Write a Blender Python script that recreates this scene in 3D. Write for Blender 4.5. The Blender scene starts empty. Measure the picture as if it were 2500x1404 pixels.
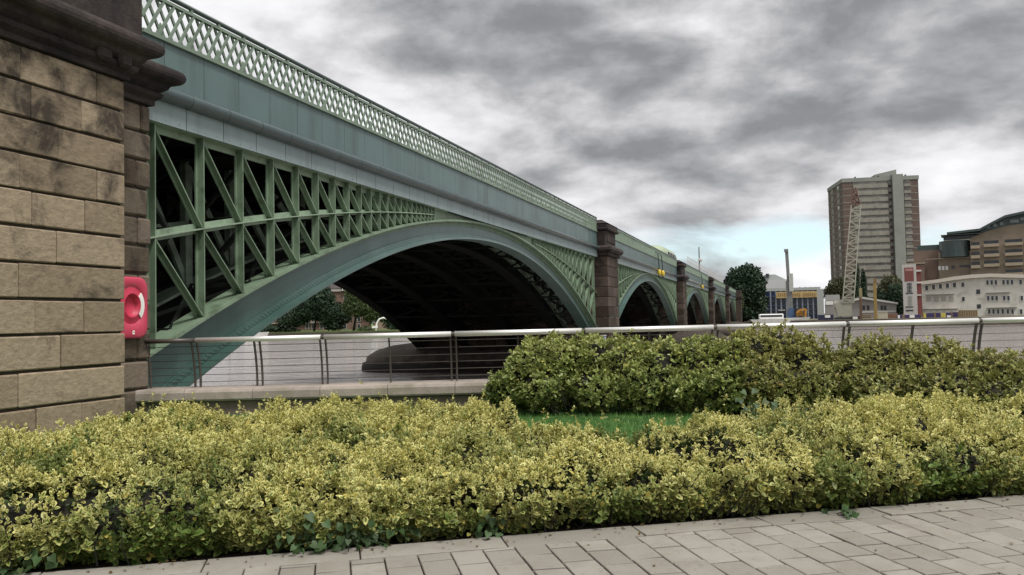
import bpy, math, random
import numpy as np
from mathutils import Vector, Matrix

random.seed(7)
rng = np.random.default_rng(11)
scene = bpy.context.scene
col = bpy.context.scene.collection
R = math.radians

# ------------------------------------------------------------------ frame
# World: X runs along the railway bridge, Y to the left (bridge side), Z up, eye level at z = 0.
YAW, PITCH, ROLL, F = R(18.15), R(2.2), R(1.2), 2000.0
G = -1.45            # promenade level
W = -3.27            # river level
f2 = np.array([math.cos(YAW), math.sin(YAW), 0.0])
r2 = np.array([math.sin(YAW), -math.cos(YAW), 0.0])
_f = np.array([math.cos(YAW)*math.cos(PITCH), math.sin(YAW)*math.cos(PITCH), math.sin(PITCH)])
_u0 = np.cross(r2, _f)
_r = r2*math.cos(ROLL) - _u0*math.sin(ROLL)
_u = np.cross(_r, _f)

def ray(px, py):
    return _f + _r*(px-1250)/F - _u*(py-702)/F
def P(px, py, d):            # survey point: sight line met at distance d along the view
    v = ray(px, py); return v*(d/(v @ f2))
def onY(px, py, Y):
    v = ray(px, py); return v*(Y/v[1])
def onZ(px, py, Z):
    v = ray(px, py); return v*(Z/v[2])

# ------------------------------------------------------------------ object helpers
def tag(o, label=None, cat=None, group=None, kind=None):
    if label: o['label'] = label
    if cat: o['category'] = cat
    if group: o['group'] = group
    if kind: o['kind'] = kind
    return o

def empty(name, loc=(0, 0, 0), rz=0.0):
    o = bpy.data.objects.new(name, None); col.objects.link(o)
    o.location = loc; o.rotation_euler = (0, 0, rz); o.empty_display_size = .3
    return o

def copy_tree(o, parent=None):
    c = o.copy(); col.objects.link(c)
    if parent: c.parent = parent
    for ch in [x for x in bpy.data.objects if x.parent == o]:
        copy_tree(ch, c)
    return c

class MB:
    """collects shapes and links them as one mesh object"""
    def __init__(s): s.v, s.f = [], []
    def add(s, vs, fs):
        n = len(s.v); s.v += [tuple(map(float, p)) for p in vs]; s.f += [tuple(i+n for i in q) for q in fs]; return s
    def box(s, x0, x1, y0, y1, z0, z1):
        return s.add([(x0,y0,z0),(x1,y0,z0),(x1,y1,z0),(x0,y1,z0),(x0,y0,z1),(x1,y0,z1),(x1,y1,z1),(x0,y1,z1)],
              [(0,3,2,1),(4,5,6,7),(0,1,5,4),(1,2,6,5),(2,3,7,6),(3,0,4,7)])
    def cbox(s, x0, x1, y0, y1, z0, z1, c=.02):       # chamfered box
        xs = (x0, x0+c, x1-c, x1); ys = (y0, y0+c, y1-c, y1); zs = (z0, z0+c, z1-c, z1)
        pts = {}; vs = []
        def V(i, j, k):
            if (i, j, k) not in pts: pts[(i, j, k)] = len(vs); vs.append((xs[i], ys[j], zs[k]))
            return pts[(i, j, k)]
        fs = []
        for i, (a, b) in ((0, (1, 2)), (3, (1, 2))):
            q = [V(i,1,1), V(i,2,1), V(i,2,2), V(i,1,2)]; fs.append(q if i == 3 else q[::-1])
            q = [V(1,i,1), V(2,i,1), V(2,i,2), V(1,i,2)]; fs.append(q if i == 0 else q[::-1])
            q = [V(1,1,i), V(2,1,i), V(2,2,i), V(1,2,i)]; fs.append(q if i == 3 else q[::-1])
        for i, ii in ((0, 1), (3, 2)):
            for j, jj in ((0, 1), (3, 2)):
                fs.append([V(i,jj,1), V(ii,j,1), V(ii,j,2), V(i,jj,2)])
                fs.append([V(i,1,jj), V(ii,1,j), V(ii,2,j), V(i,2,jj)])
                fs.append([V(1,i,jj), V(1,ii,j), V(2,ii,j), V(2,i,jj)])
        for i, ii in ((0, 1), (3, 2)):
            for j, jj in ((0, 1), (3, 2)):
                for k, kk in ((0, 1), (3, 2)):
                    fs.append([V(i,jj,kk), V(ii,j,kk), V(ii,jj,k)])
        return s.add(vs, fs)
    def beam(s, p, q, w, h, up=(0, 0, 1)):           # rectangular bar from p to q
        p = Vector(p); q = Vector(q); d = (q-p).normalized(); u = Vector(up)
        a = d.cross(u)
        if a.length < 1e-6: a = d.cross(Vector((1, 0, 0)))
        a.normalize(); b = a.cross(d).normalized(); a *= w/2; b *= h/2
        vs = [p-a-b, p+a-b, p+a+b, p-a+b, q-a-b, q+a-b, q+a+b, q-a+b]
        return s.add(vs, [(0,1,2,3),(7,6,5,4),(0,4,5,1),(1,5,6,2),(2,6,7,3),(3,7,4,0)])
    def tube(s, pts, r, n=8, cap=True):
        pts = [Vector(p) for p in pts]; rr = r if isinstance(r, (list, tuple)) else [r]*len(pts)
        base = len(s.v); ref = None
        for i, p in enumerate(pts):
            d = (pts[min(i+1, len(pts)-1)] - pts[max(i-1, 0)]).normalized()
            if ref is None:
                ref = d.cross(Vector((0, 0, 1)))
                if ref.length < 1e-4: ref = d.cross(Vector((1, 0, 0)))
            ref = (ref - d*ref.dot(d)).normalized(); b = d.cross(ref)
            for k in range(n):
                t = 2*math.pi*k/n
                s.v.append(tuple(p + (ref*math.cos(t) + b*math.sin(t))*rr[i]))
        for i in range(len(pts)-1):
            for k in range(n):
                a = base+i*n+k; c = base+i*n+(k+1) % n
                s.f.append((a, c, c+n, a+n))
        if cap:
            s.f.append(tuple(base+k for k in range(n))[::-1]); s.f.append(tuple(base+(len(pts)-1)*n+k for k in range(n)))
        return s
    def strip(s, st, y0, y1):                         # solid following stations (x, zlow, zhigh)
        vs = []
        for x, a, b in st: vs += [(x, y0, a), (x, y0, b), (x, y1, b), (x, y1, a)]
        fs = [(3, 2, 1, 0)]
        for i in range(len(st)-1):
            o = 4*i
            for k in range(4):
                l = (k+1) % 4; fs.append((o+k, o+l, o+4+l, o+4+k))
        o = 4*(len(st)-1); fs.append((o, o+1, o+2, o+3))
        return s.add(vs, fs)
    def prism(s, poly, y0, y1):                       # polygon in x,z pushed from y0 to y1
        n = len(poly); vs = [(x, y0, z) for x, z in poly] + [(x, y1, z) for x, z in poly]
        return s.add(vs, [tuple(range(n)), tuple(range(2*n-1, n-1, -1))] + [(i, i+n, (i+1) % n+n, (i+1) % n) for i in range(n)])
    def hprism(s, poly, z0, z1):                      # polygon in x,y pushed up
        n = len(poly); vs = [(x, y, z0) for x, y in poly] + [(x, y, z1) for x, y in poly]
        return s.add(vs, [tuple(range(n))[::-1], tuple(range(n, 2*n))] + [(i, (i+1) % n, (i+1) % n+n, i+n) for i in range(n)])
    def dome(s, c, r, n=8, ax=(0, -1, 0)):            # small rivet head
        c = Vector(c); ax = Vector(ax); a = ax.orthogonal().normalized(); b = ax.cross(a)
        vs = [c + (a*math.cos(6.283*k/n)+b*math.sin(6.283*k/n))*r for k in range(n)]
        vs += [c + (a*math.cos(6.283*k/n)+b*math.sin(6.283*k/n))*r*.6 + ax*r*.6 for k in range(n)]
        return s.add(vs, [(k, (k+1) % n, (k+1) % n+n, k+n) for k in range(n)] + [tuple(range(n, 2*n))])
    def lathe(s, prof, n=20, c=(0, 0, 0)):            # profile (r, z) round the vertical
        base = len(s.v)
        for r, z in prof:
            for k in range(n):
                t = 2*math.pi*k/n; s.v.append((c[0]+r*math.cos(t), c[1]+r*math.sin(t), c[2]+z))
        for i in range(len(prof)-1):
            for k in range(n):
                a = base+i*n+k; b = base+i*n+(k+1) % n; s.f.append((a, b, b+n, a+n))
        return s
    def build(s, name, m, parent=None, smooth=False, fix=True, bevel=0):
        me = bpy.data.meshes.new(name); me.from_pydata(s.v, [], s.f); me.update()
        if fix:
            import bmesh
            bm = bmesh.new(); bm.from_mesh(me); bmesh.ops.recalc_face_normals(bm, faces=bm.faces); bm.to_mesh(me); bm.free()
        me.materials.append(m)
        if smooth: me.polygons.foreach_set('use_smooth', [True]*len(me.polygons))
        o = bpy.data.objects.new(name, me); col.objects.link(o)
        if parent: o.parent = parent
        if bevel:
            b = o.modifiers.new('edge', 'BEVEL'); b.width = bevel; b.segments = 2; b.limit_method = 'ANGLE'
        return o

# ------------------------------------------------------------------ materials
class NT:
    def __init__(s, m):
        m.use_nodes = True; s.t = m.node_tree; s.n = s.t.nodes; s.l = s.t.links
    def new(s, typ, **kw):
        n = s.n.new(typ)
        for k, v in kw.items():
            if k[:2] == 'i_':
                key = k[2:]; key = int(key) if key.isdigit() else key.replace('_', ' ')
                n.inputs[key].default_value = v
            else: setattr(n, k, v)
        return n
    def link(s, a, b): s.l.new(a, b)
    def math(s, op, a, b=None, c=None, clamp=False):
        n = s.n.new('ShaderNodeMath'); n.operation = op; n.use_clamp = clamp
        for i, v in enumerate((a, b, c)):
            if v is None: continue
            if isinstance(v, (int, float)): n.inputs[i].default_value = v
            else: s.l.new(v, n.inputs[i])
        return n.outputs[0]
    def mix(s, fac, a, b, blend='MIX'):
        n = s.n.new('ShaderNodeMix'); n.data_type = 'RGBA'; n.blend_type = blend
        for i, v in ((0, fac), (6, a), (7, b)):
            if isinstance(v, (int, float)): n.inputs[i].default_value = v
            elif isinstance(v, tuple): n.inputs[i].default_value = (*v[:3], 1)
            else: s.l.new(v, n.inputs[i])
        return n.outputs[2]
    def noise(s, scale, detail=4, rough=.55, vec=None, dist=0, stretch=None):
        n = s.n.new('ShaderNodeTexNoise'); n.inputs['Scale'].default_value = scale; n.inputs['Detail'].default_value = detail
        n.inputs['Roughness'].default_value = rough; n.inputs['Distortion'].default_value = dist
        if vec is None:
            g = s.n.new('ShaderNodeNewGeometry'); vec = g.outputs['Position']
        if stretch:
            m = s.n.new('ShaderNodeMapping'); m.inputs['Scale'].default_value = stretch; s.l.new(vec, m.inputs[0]); vec = m.outputs[0]
        s.l.new(vec, n.inputs['Vector']); return n.outputs['Fac']
    def ramp(s, fac, stops):
        n = s.n.new('ShaderNodeValToRGB'); e = n.color_ramp.elements
        while len(e) < len(stops): e.new(.5)
        for q, (p, c) in zip(e, stops):
            q.position = p; q.color = (*c, 1) if isinstance(c, tuple) else (c, c, c, 1)
        s.l.new(fac, n.inputs[0]); return n.outputs[0]
    def remap(s, v, a, b, c=0., d=1.):
        n = s.n.new('ShaderNodeMapRange'); n.clamp = True
        for i, x in enumerate((v, a, b, c, d)):
            if isinstance(x, (int, float)): n.inputs[i].default_value = x
            else: s.l.new(x, n.inputs[i])
        return n.outputs[0]

def mat(name, base, rough=.6, var=.12, vscale=3., dirt=None, dirt_amt=0., dirt_scale=1.2, bump=0., bscale=40., metal=0., spec=.5, island=0., streak=None):
    m = bpy.data.materials.new(name); t = NT(m); b = t.n['Principled BSDF']
    b.inputs['Roughness'].default_value = rough; b.inputs['Metallic'].default_value = metal
    b.inputs['Specular IOR Level'].default_value = spec
    n = t.noise(vscale, 5)
    lo = tuple(c*(1-var) for c in base); hi = tuple(min(1, c*(1+var)) for c in base)
    c = t.mix(t.remap(n, .3, .7), lo, hi)
    if island:
        g = t.new('ShaderNodeNewGeometry')
        f = t.remap(g.outputs['Random Per Island'], 0, 1, 1-island, 1+island)
        cc = t.new('ShaderNodeCombineColor')
        for i in range(3): t.link(f, cc.inputs[i])
        c = t.mix(1., c, cc.outputs[0], 'MULTIPLY')
    if dirt:
        d = t.noise(dirt_scale, 8, .65, stretch=streak)
        c = t.mix(t.remap(d, .62-.25*dirt_amt, .78-.15*dirt_amt, 0, .9), c, dirt)
    t.link(c, b.inputs['Base Color'])
    if bump:
        bn = t.new('ShaderNodeBump'); bn.inputs['Strength'].default_value = bump; bn.inputs['Distance'].default_value = .02
        t.link(t.noise(bscale, 6), bn.inputs['Height']); t.link(bn.outputs[0], b.inputs['Normal'])
    return m

M = {}
M['green'] = mat('green_paint', (.17, .24, .163), .45, .16, 2.5, dirt=(.06, .09, .05), dirt_amt=.35, dirt_scale=2.3, bump=.06, bscale=25)
M['chord'] = mat('chord_paint', (.24, .325, .23), .45, .14, 2.5, dirt=(.08, .11, .06), dirt_amt=.3, dirt_scale=2.3)
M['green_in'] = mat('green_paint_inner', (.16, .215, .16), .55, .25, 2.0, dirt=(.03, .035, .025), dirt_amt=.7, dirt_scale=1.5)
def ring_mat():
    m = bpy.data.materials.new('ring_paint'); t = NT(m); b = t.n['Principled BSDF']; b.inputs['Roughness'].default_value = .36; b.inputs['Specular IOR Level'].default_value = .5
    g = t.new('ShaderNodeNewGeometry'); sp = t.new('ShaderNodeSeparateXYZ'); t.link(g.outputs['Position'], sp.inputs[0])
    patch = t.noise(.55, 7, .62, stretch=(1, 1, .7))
    # grey-blue at the crown; shade and green staining of the feet painted together
    shade_stain = t.math('ADD', t.remap(sp.outputs[2], .1, 3.7, 1., 0.), t.math('MULTIPLY', t.math('SUBTRACT', patch, .5), 1.1), clamp=True)
    c = t.mix(shade_stain, (.15, .215, .21), (.04, .086, .073))
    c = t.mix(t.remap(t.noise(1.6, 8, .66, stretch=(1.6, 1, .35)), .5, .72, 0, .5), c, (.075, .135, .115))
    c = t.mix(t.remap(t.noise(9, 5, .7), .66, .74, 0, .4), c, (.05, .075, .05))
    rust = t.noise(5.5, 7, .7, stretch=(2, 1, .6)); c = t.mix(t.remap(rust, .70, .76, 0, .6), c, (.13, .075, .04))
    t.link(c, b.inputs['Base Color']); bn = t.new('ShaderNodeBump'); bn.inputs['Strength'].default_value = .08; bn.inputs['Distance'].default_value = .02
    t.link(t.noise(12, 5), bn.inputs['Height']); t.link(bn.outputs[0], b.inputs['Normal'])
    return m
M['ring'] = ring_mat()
M['fascia'] = mat('fascia_paint', (.094, .150, .146), .33, .1, .7, spec=.62, dirt=(.06, .088, .08), dirt_amt=.55, dirt_scale=.7, bump=.03, bscale=6, streak=(2.2, 1, .25))
M['panel'] = mat('lower_panel_paint', (.215, .275, .28), .42, .08, 1.2, dirt=(.15, .19, .19), dirt_amt=.35, dirt_scale=1.0, bump=.03, bscale=8, streak=(2.5, 1, .3))
M['mould'] = mat('moulding_paint', (.055, .082, .084), .2, .1, 1.5, dirt=(.07, .10, .10), dirt_amt=.4)
M['rail_green'] = mat('parapet_paint', (.165, .222, .168), .45, .12, 2.0, dirt=(.09, .12, .085), dirt_amt=.3)
M['dark_rail'] = mat('bridge_handrail_paint', (.06, .085, .08), .4, .1)
M['soffit'] = mat('soffit_paint', spec=.08, base= (.008, .0095, .009), rough=.9, var=.3, vscale=1.0, dirt=(.006, .007, .006), dirt_amt=.8)  # near-black, the shade under the deck is put into the colour
M['brace'] = mat('shaded_bracing', spec=.1, base= (.017, .021, .018), rough=.75, var=.3, vscale=1.0, dirt=(.012, .013, .011), dirt_amt=.7)  # grime patches over a base darkened for the shade under the arch
M['black'] = mat('dark_void', (.012, .013, .013), .8)

def stone_mat(name, base, dark, amt, scale, isl, top=None, zdark=None):
    m = bpy.data.materials.new(name); t = NT(m); b = t.n['Principled BSDF']; b.inputs['Roughness'].default_value = .85
    b.inputs['Specular IOR Level'].default_value = .25
    g = t.new('ShaderNodeNewGeometry'); pos = g.outputs['Position']; ri = g.outputs['Random Per Island']
    grain = t.noise(9, 8, .65, stretch=(1, 1, 2.6))
    c = t.mix(t.remap(grain, .3, .7), tuple(x*.72 for x in base), tuple(min(1, x*1.2) for x in base))
    hue = t.mix(ri, (1.0-isl, 1.0-isl*1.1, 1.0-isl*1.3), (1.0+isl*.8, 1.0+isl*.75, 1.0+isl*.6))
    c = t.mix(1., c, hue, 'MULTIPLY')
    # soot: large patches that differ from block to block
    sh = t.new('ShaderNodeVectorMath', operation='SCALE'); comb = t.new('ShaderNodeCombineXYZ')
    t.link(ri, comb.inputs[0]); t.link(ri, comb.inputs[2]); t.link(comb.outputs[0], sh.inputs[0]); sh.inputs['Scale'].default_value = 3.
    ad = t.new('ShaderNodeVectorMath', operation='ADD'); t.link(pos, ad.inputs[0]); t.link(sh.outputs[0], ad.inputs[1])
    soot = t.noise(scale, 9, .68, vec=ad.outputs[0], dist=.4)
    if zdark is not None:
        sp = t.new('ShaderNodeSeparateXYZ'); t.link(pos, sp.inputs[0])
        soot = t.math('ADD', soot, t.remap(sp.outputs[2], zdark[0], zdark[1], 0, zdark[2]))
    c = t.mix(t.remap(soot, .66-.3*amt, .80-.22*amt, 0, .93), c, dark)
    lich = t.noise(14, 6, .7); c = t.mix(t.remap(lich, .68, .76, 0, .35), c, tuple(min(1, x*1.7) for x in base))
    pit = t.noise(26, 4, .6); c = t.mix(t.remap(pit, .62, .74, 0, .5), c, tuple(x*.25 for x in base))
    t.link(c, b.inputs['Base Color'])
    bn = t.new('ShaderNodeBump'); bn.inputs['Strength'].default_value = .55; bn.inputs['Distance'].default_value = .03
    h = t.math('ADD', t.noise(11, 9, .7), t.math('MULTIPLY', t.noise(45, 5, .6), .35))
    t.link(h, bn.inputs['Height']); t.link(bn.outputs[0], b.inputs['Normal'])
    return m
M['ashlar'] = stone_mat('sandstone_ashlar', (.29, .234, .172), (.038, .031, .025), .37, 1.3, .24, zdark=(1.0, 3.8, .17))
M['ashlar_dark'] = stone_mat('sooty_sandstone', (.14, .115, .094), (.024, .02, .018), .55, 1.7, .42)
M['joint'] = mat('stone_joint', (.045, .036, .026), .95, .3, 6.)
M['cornice'] = stone_mat('black_cornice_stone', (.062, .05, .046), (.016, .0135, .0145), .85, 1.1, .1)
M['pier'] = stone_mat('pier_stone', (.078, .06, .052), (.022, .019, .019), .55, .8, .5)
M['starling'] = stone_mat('starling_stone', (.066, .055, .045), (.015, .013, .011), .5, 1.1, .1, zdark=(W+.75, W+.25, .5))
M['coping'] = mat('coping_stone', (.33, .285, .25), .85, .16, 5., dirt=(.17, .15, .10), dirt_amt=.45, dirt_scale=1.6, bump=.35, bscale=30, island=.07)
M['plinth'] = mat('plinth_wall', (.15, .12, .10), .9, .2, 4., dirt=(.05, .045, .035), dirt_amt=.5, bump=.3)
M['bronze'] = mat('bronze_paint', (.075, .062, .055), .4, .1, 4., spec=.5)
M['steel'] = mat('brushed_steel', (.86, .85, .82), .36, .04, 20., metal=.55)
M['wire'] = mat('wire_steel', (.22, .20, .19), .4, .05, metal=.7)
M['red'] = mat('red_plastic', (.53, .045, .095), .45, .14, 3., dirt=(.40, .10, .12), dirt_amt=.4, dirt_scale=6., bump=.04)
M['red2'] = mat('red_plastic_recess', (.50, .028, .07), .42, .1, 2.)
M['white'] = mat('white_plastic', (.80, .80, .77), .4, .05)
M['soil'] = mat('dark_soil', (.035, .026, .018), .95, .4, 12., bump=.6, bscale=20)
M['twig'] = mat('twig_bark', (.013, .012, .007), .95, .35, 15., dirt=(.007, .007, .004), dirt_amt=.7, dirt_scale=9)
M['lawn'] = mat('lawn_turf', (.05, .125, .02), .9, .35, 5., bump=.5, bscale=60)

def paving_mat():
    m = bpy.data.materials.new('concrete_paving'); t = NT(m); b = t.n['Principled BSDF']; b.inputs['Roughness'].default_value = .88
    b.inputs['Specular IOR Level'].default_value = .25
    g = t.new('ShaderNodeNewGeometry'); ri = g.outputs['Random Per Island']
    c = t.mix(ri, (.215, .203, .178), (.295, .281, .25))
    c = t.mix(t.remap(t.noise(2.4, 8, .7), .42, .68, 0, .7), c, (.165, .15, .12))
    c = t.mix(t.remap(t.noise(160, 3), .35, .7, 0, .30), c, (.42, .39, .34))
    c = t.mix(t.remap(t.noise(13, 7, .72), .60, .72, 0, .6), c, (.11, .10, .075))
    t.link(c, b.inputs['Base Color'])
    bn = t.new('ShaderNodeBump'); bn.inputs['Strength'].default_value = .35; bn.inputs['Distance'].default_value = .01
    t.link(t.noise(120, 5, .7), bn.inputs['Height']); t.link(bn.outputs[0], b.inputs['Normal'])
    return m
M['paving'] = paving_mat()

def water_mat():
    m = bpy.data.materials.new('river_water'); t = NT(m); b = t.n['Principled BSDF']
    b.inputs['Roughness'].default_value = .08; b.inputs['IOR'].default_value = 1.5
    c = t.mix(t.remap(t.noise(.05, 4, stretch=(1, .35, 1)), .35, .65), (.285, .255, .24), (.35, .315, .297))
    t.link(c, b.inputs['Base Color'])
    h = t.math('ADD', t.math('MULTIPLY', t.noise(1.3, 5, .65, stretch=(1, .7, 1)), 1.),
               t.math('MULTIPLY', t.noise(4.5, 4, .6), .35))
    h = t.math('ADD', h, t.math('MULTIPLY', t.noise(.5, 4, .55, stretch=(1, .55, 1)), 2.6))
    bn = t.new('ShaderNodeBump'); bn.inputs['Strength'].default_value = .9; bn.inputs['Distance'].default_value = .16
    t.link(h, bn.inputs['Height']); t.link(bn.outputs[0], b.inputs['Normal'])
    return m
M['water'] = water_mat()

def leaf_mat(name, inner, margin, old, thr=.55, rough=.45, trans=.25, spread=.25):
    """leaf data: r = 0 at the midrib .. 1 at the margin, g = random per leaf, b = greenness of the place"""
    m = bpy.data.materials.new(name); t = NT(m); b = t.n['Principled BSDF']; b.inputs['Roughness'].default_value = rough
    b.inputs['Specular IOR Level'].default_value = .4
    a = t.new('ShaderNodeAttribute', attribute_name='leafdata'); s = t.new('ShaderNodeSeparateColor'); t.link(a.outputs['Color'], s.inputs[0])
    edge, rnd, grn = s.outputs[0], s.outputs[1], s.outputs[2]
    inn = t.mix(rnd, tuple(c*.7 for c in inner), tuple(c*1.35 for c in inner))
    mar = t.mix(rnd, tuple(c*.82 for c in margin), tuple(min(1, c*1.15) for c in margin))
    mar = t.mix(t.math('MULTIPLY', grn, .9, clamp=True), mar, inn)
    rag = t.math('MULTIPLY', t.math('SUBTRACT', t.noise(60, 3), .5), .5)
    lim = t.math('ADD', t.math('ADD', thr-spread/2, t.math('MULTIPLY', rnd, spread)), rag)
    c = t.mix(t.remap(t.math('SUBTRACT', edge, lim), -.06, .06), inn, mar)
    r3 = t.math('FRACT', t.math('MULTIPLY', rnd, 17.3))
    c = t.mix(t.remap(r3, .94, .97, 0, .7), c, old)
    t.link(c, b.inputs['Base Color'])
    tr = t.new('ShaderNodeBsdfTranslucent'); t.link(c, tr.inputs[0])
    mx = t.new('ShaderNodeMixShader'); mx.inputs[0].default_value = trans
    t.link(b.outputs[0], mx.inputs[1]); t.link(tr.outputs[0], mx.inputs[2])
    t.link(mx.outputs[0], t.n['Material Output'].inputs[0])
    return m
M['varieg'] = leaf_mat('variegated_leaf', (.07, .135, .022), (.72, .67, .255), (.58, .48, .11), .44)
M['inner_leaf'] = leaf_mat('shaded_hedge_leaf', (.032, .06, .016), (.12, .14, .045), (.14, .10, .04), .62)
M['shrub_g'] = leaf_mat('glossy_green_leaf', (.11, .175, .045), (.38, .41, .13), (.50, .46, .12), .45, .36, .2)
M['shrub_o'] = leaf_mat('olive_leaf', (.13, .155, .04), (.34, .335, .105), (.28, .18, .06), .42, .42, .2)
M['weed'] = leaf_mat('bindweed_leaf', (.042, .085, .026), (.055, .10, .03), (.09, .11, .035), .7, .55, .2)
M['tree_dark'] = leaf_mat('dark_tree_leaf', (.018, .042, .022), (.03, .06, .025), (.05, .07, .03), .5, .6, .15)
M['tree_mid'] = leaf_mat('tree_leaf', (.05, .085, .025), (.08, .115, .03), (.13, .13, .05), .5, .6, .15)
M['tree_olive'] = leaf_mat('olive_tree_leaf', (.06, .07, .03), (.09, .09, .04), (.10, .08, .04), .5, .6, .15)
M['blade'] = mat('grass_blade', (.066, .158, .03), .55, .45, 2.5)

# ------------------------------------------------------------------ leaves
def vnoise(x, y, seed=0):
    xi = np.floor(x).astype(np.int64); yi = np.floor(y).astype(np.int64); fx = x-xi; fy = y-yi
    fx = fx*fx*(3-2*fx); fy = fy*fy*(3-2*fy)
    def h(a, b):
        n = (a*374761393 + b*668265263 + seed*1442695041) & 0x7fffffff
        n = ((n ^ (n >> 13))*1274126177) & 0x7fffffff
        return ((n ^ (n >> 16)) & 0xffff)/65535.
    return (h(xi, yi)*(1-fx)+h(xi+1, yi)*fx)*(1-fy) + (h(xi, yi+1)*(1-fx)+h(xi+1, yi+1)*fx)*fy
def fbm(x, y, seed=0, o=3):
    r = 0; a = .5
    for i in range(o): r = r + a*vnoise(x*2**i, y*2**i, seed+i); a *= .5
    return r/(1-.5**o)
def norm(v): return v/np.maximum(np.linalg.norm(v, axis=-1, keepdims=True), 1e-9)

OVAL = dict(a=np.array([0, .5, 1, .2, .52, .84, .2, .52, .84]), b=np.array([0, 0, 0, .30, .5, .30, -.30, -.5, -.30]), e=np.array([.5, 0, 1, 1, 1, 1, 1, 1, 1.]))
HEART = dict(a=np.array([.1, .5, 1, -.05, .3, .68, -.05, .3, .68]), b=np.array([0, 0, 0, .36, .52, .28, -.36, -.52, -.28]), e=np.array([.3, 0, 1, 1, 1, 1, 1, 1, 1.]))
def leaf_mesh(name, pos, ax, nr, ln, wd, rnd, grn, m, parent=None, shape=OVAL, fold=.18, curl=.15):
    n = len(pos); ax = norm(ax); side = norm(np.cross(nr, ax)); nr = np.cross(ax, side)
    a = shape['a'][None, :]*ln[:, None]; b = shape['b'][None, :]*(ln*wd)[:, None]
    c = np.abs(shape['b'])[None, :]*2*fold*(ln*wd)[:, None] - (shape['a']**2)[None, :]*curl*ln[:, None]
    co = pos[:, None, :] + a[..., None]*ax[:, None, :] + b[..., None]*side[:, None, :] + c[..., None]*nr[:, None, :]
    q = np.array([[0, 1, 4, 3], [1, 2, 5, 4], [1, 0, 6, 7], [2, 1, 7, 8]])
    fc = (np.arange(n)[:, None, None]*9 + q[None]).reshape(-1)
    me = bpy.data.meshes.new(name); nv = n*9; nf = n*4
    me.vertices.add(nv); me.vertices.foreach_set('co', co.astype(np.float32).ravel())
    me.loops.add(nf*4); me.loops.foreach_set('vertex_index', fc.astype(np.int32))
    me.polygons.add(nf); me.polygons.foreach_set('loop_start', (np.arange(nf)*4).astype(np.int32))
    at = me.attributes.new('leafdata', 'FLOAT_COLOR', 'POINT')
    d = np.ones((n, 9, 4), np.float32); d[..., 0] = shape['e'][None]; d[..., 1] = rnd[:, None]; d[..., 2] = grn[:, None]
    at.data.foreach_set('color', d.ravel())
    me.update(calc_edges=True); me.validate()
    me.polygons.foreach_set('use_smooth', [True]*len(me.polygons))
    me.materials.append(m)
    o = bpy.data.objects.new(name, me); col.objects.link(o)
    if parent: o.parent = parent
    return o

def shoots(pos, axis, k, ln, stem, grn, open_=(.35, 1.15), lv=.25):
    """k leaves round each shoot tip; returns arrays for leaf_mesh"""
    n = len(pos); axis = norm(axis)
    ref = norm(np.cross(axis, norm(rng.normal(size=(n, 3))))); bi = np.cross(axis, ref)
    PP, AA, NN, LL, RR, GG = [], [], [], [], [], []
    sr = rng.random(n)
    for i in range(k):
        th = i*2.399 + rng.normal(0, .35, n); t = i/max(1, k-1)
        tilt = open_[0] + (open_[1]-open_[0])*(1-t) + rng.normal(0, .22, n)
        rad = ref*np.cos(th)[:, None] + bi*np.sin(th)[:, None]
        a = axis*np.cos(tilt)[:, None] + rad*np.sin(tilt)[:, None]
        nn = axis*np.sin(tilt)[:, None] - rad*np.cos(tilt)[:, None] + rng.normal(0, .18, (n, 3))
        PP.append(pos - axis*((1-t)*stem*(.6+.8*rng.random(n)))[:, None]); AA.append(a); NN.append(nn)
        LL.append(ln*(1-.35*t)*(1+lv*rng.normal(0, 1, n)).clip(.5, 1.6)); RR.append((sr*.55+rng.random(n)*.45)); GG.append(grn)
    cat = np.concatenate
    return cat(PP), cat(AA), cat(NN), cat(LL), cat(RR), cat(GG)

# ------------------------------------------------------------------ the bridge
bridge = tag(empty('railway_bridge', (11.2, 10.5, W)), 'green riveted iron railway bridge of five arches on dark stone piers crossing the river', 'bridge')
bridge.location = (0, 0, 0)
YF = 10.5
PIER_W = 3.3
PIERS = [48.9+40.1*k for k in range(4)]
SPANS = [(11.5, 48.9)] + [(p+PIER_W, p+40.1) for p in PIERS]
ZB, ZT, ZP = 3.66, 5.18, 4.20           # foot of the hanging panel, top of the fascia, moulding
RIBS = [10.58, 12.4, 15.6, 18.8, 22.0]

def top_z(t, half): return 3.63 - .0124*t*t*(18.7/half)**2
def bot_z(t, half): return 3.03 - .0139*t*t*(18.7/half)**2

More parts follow.
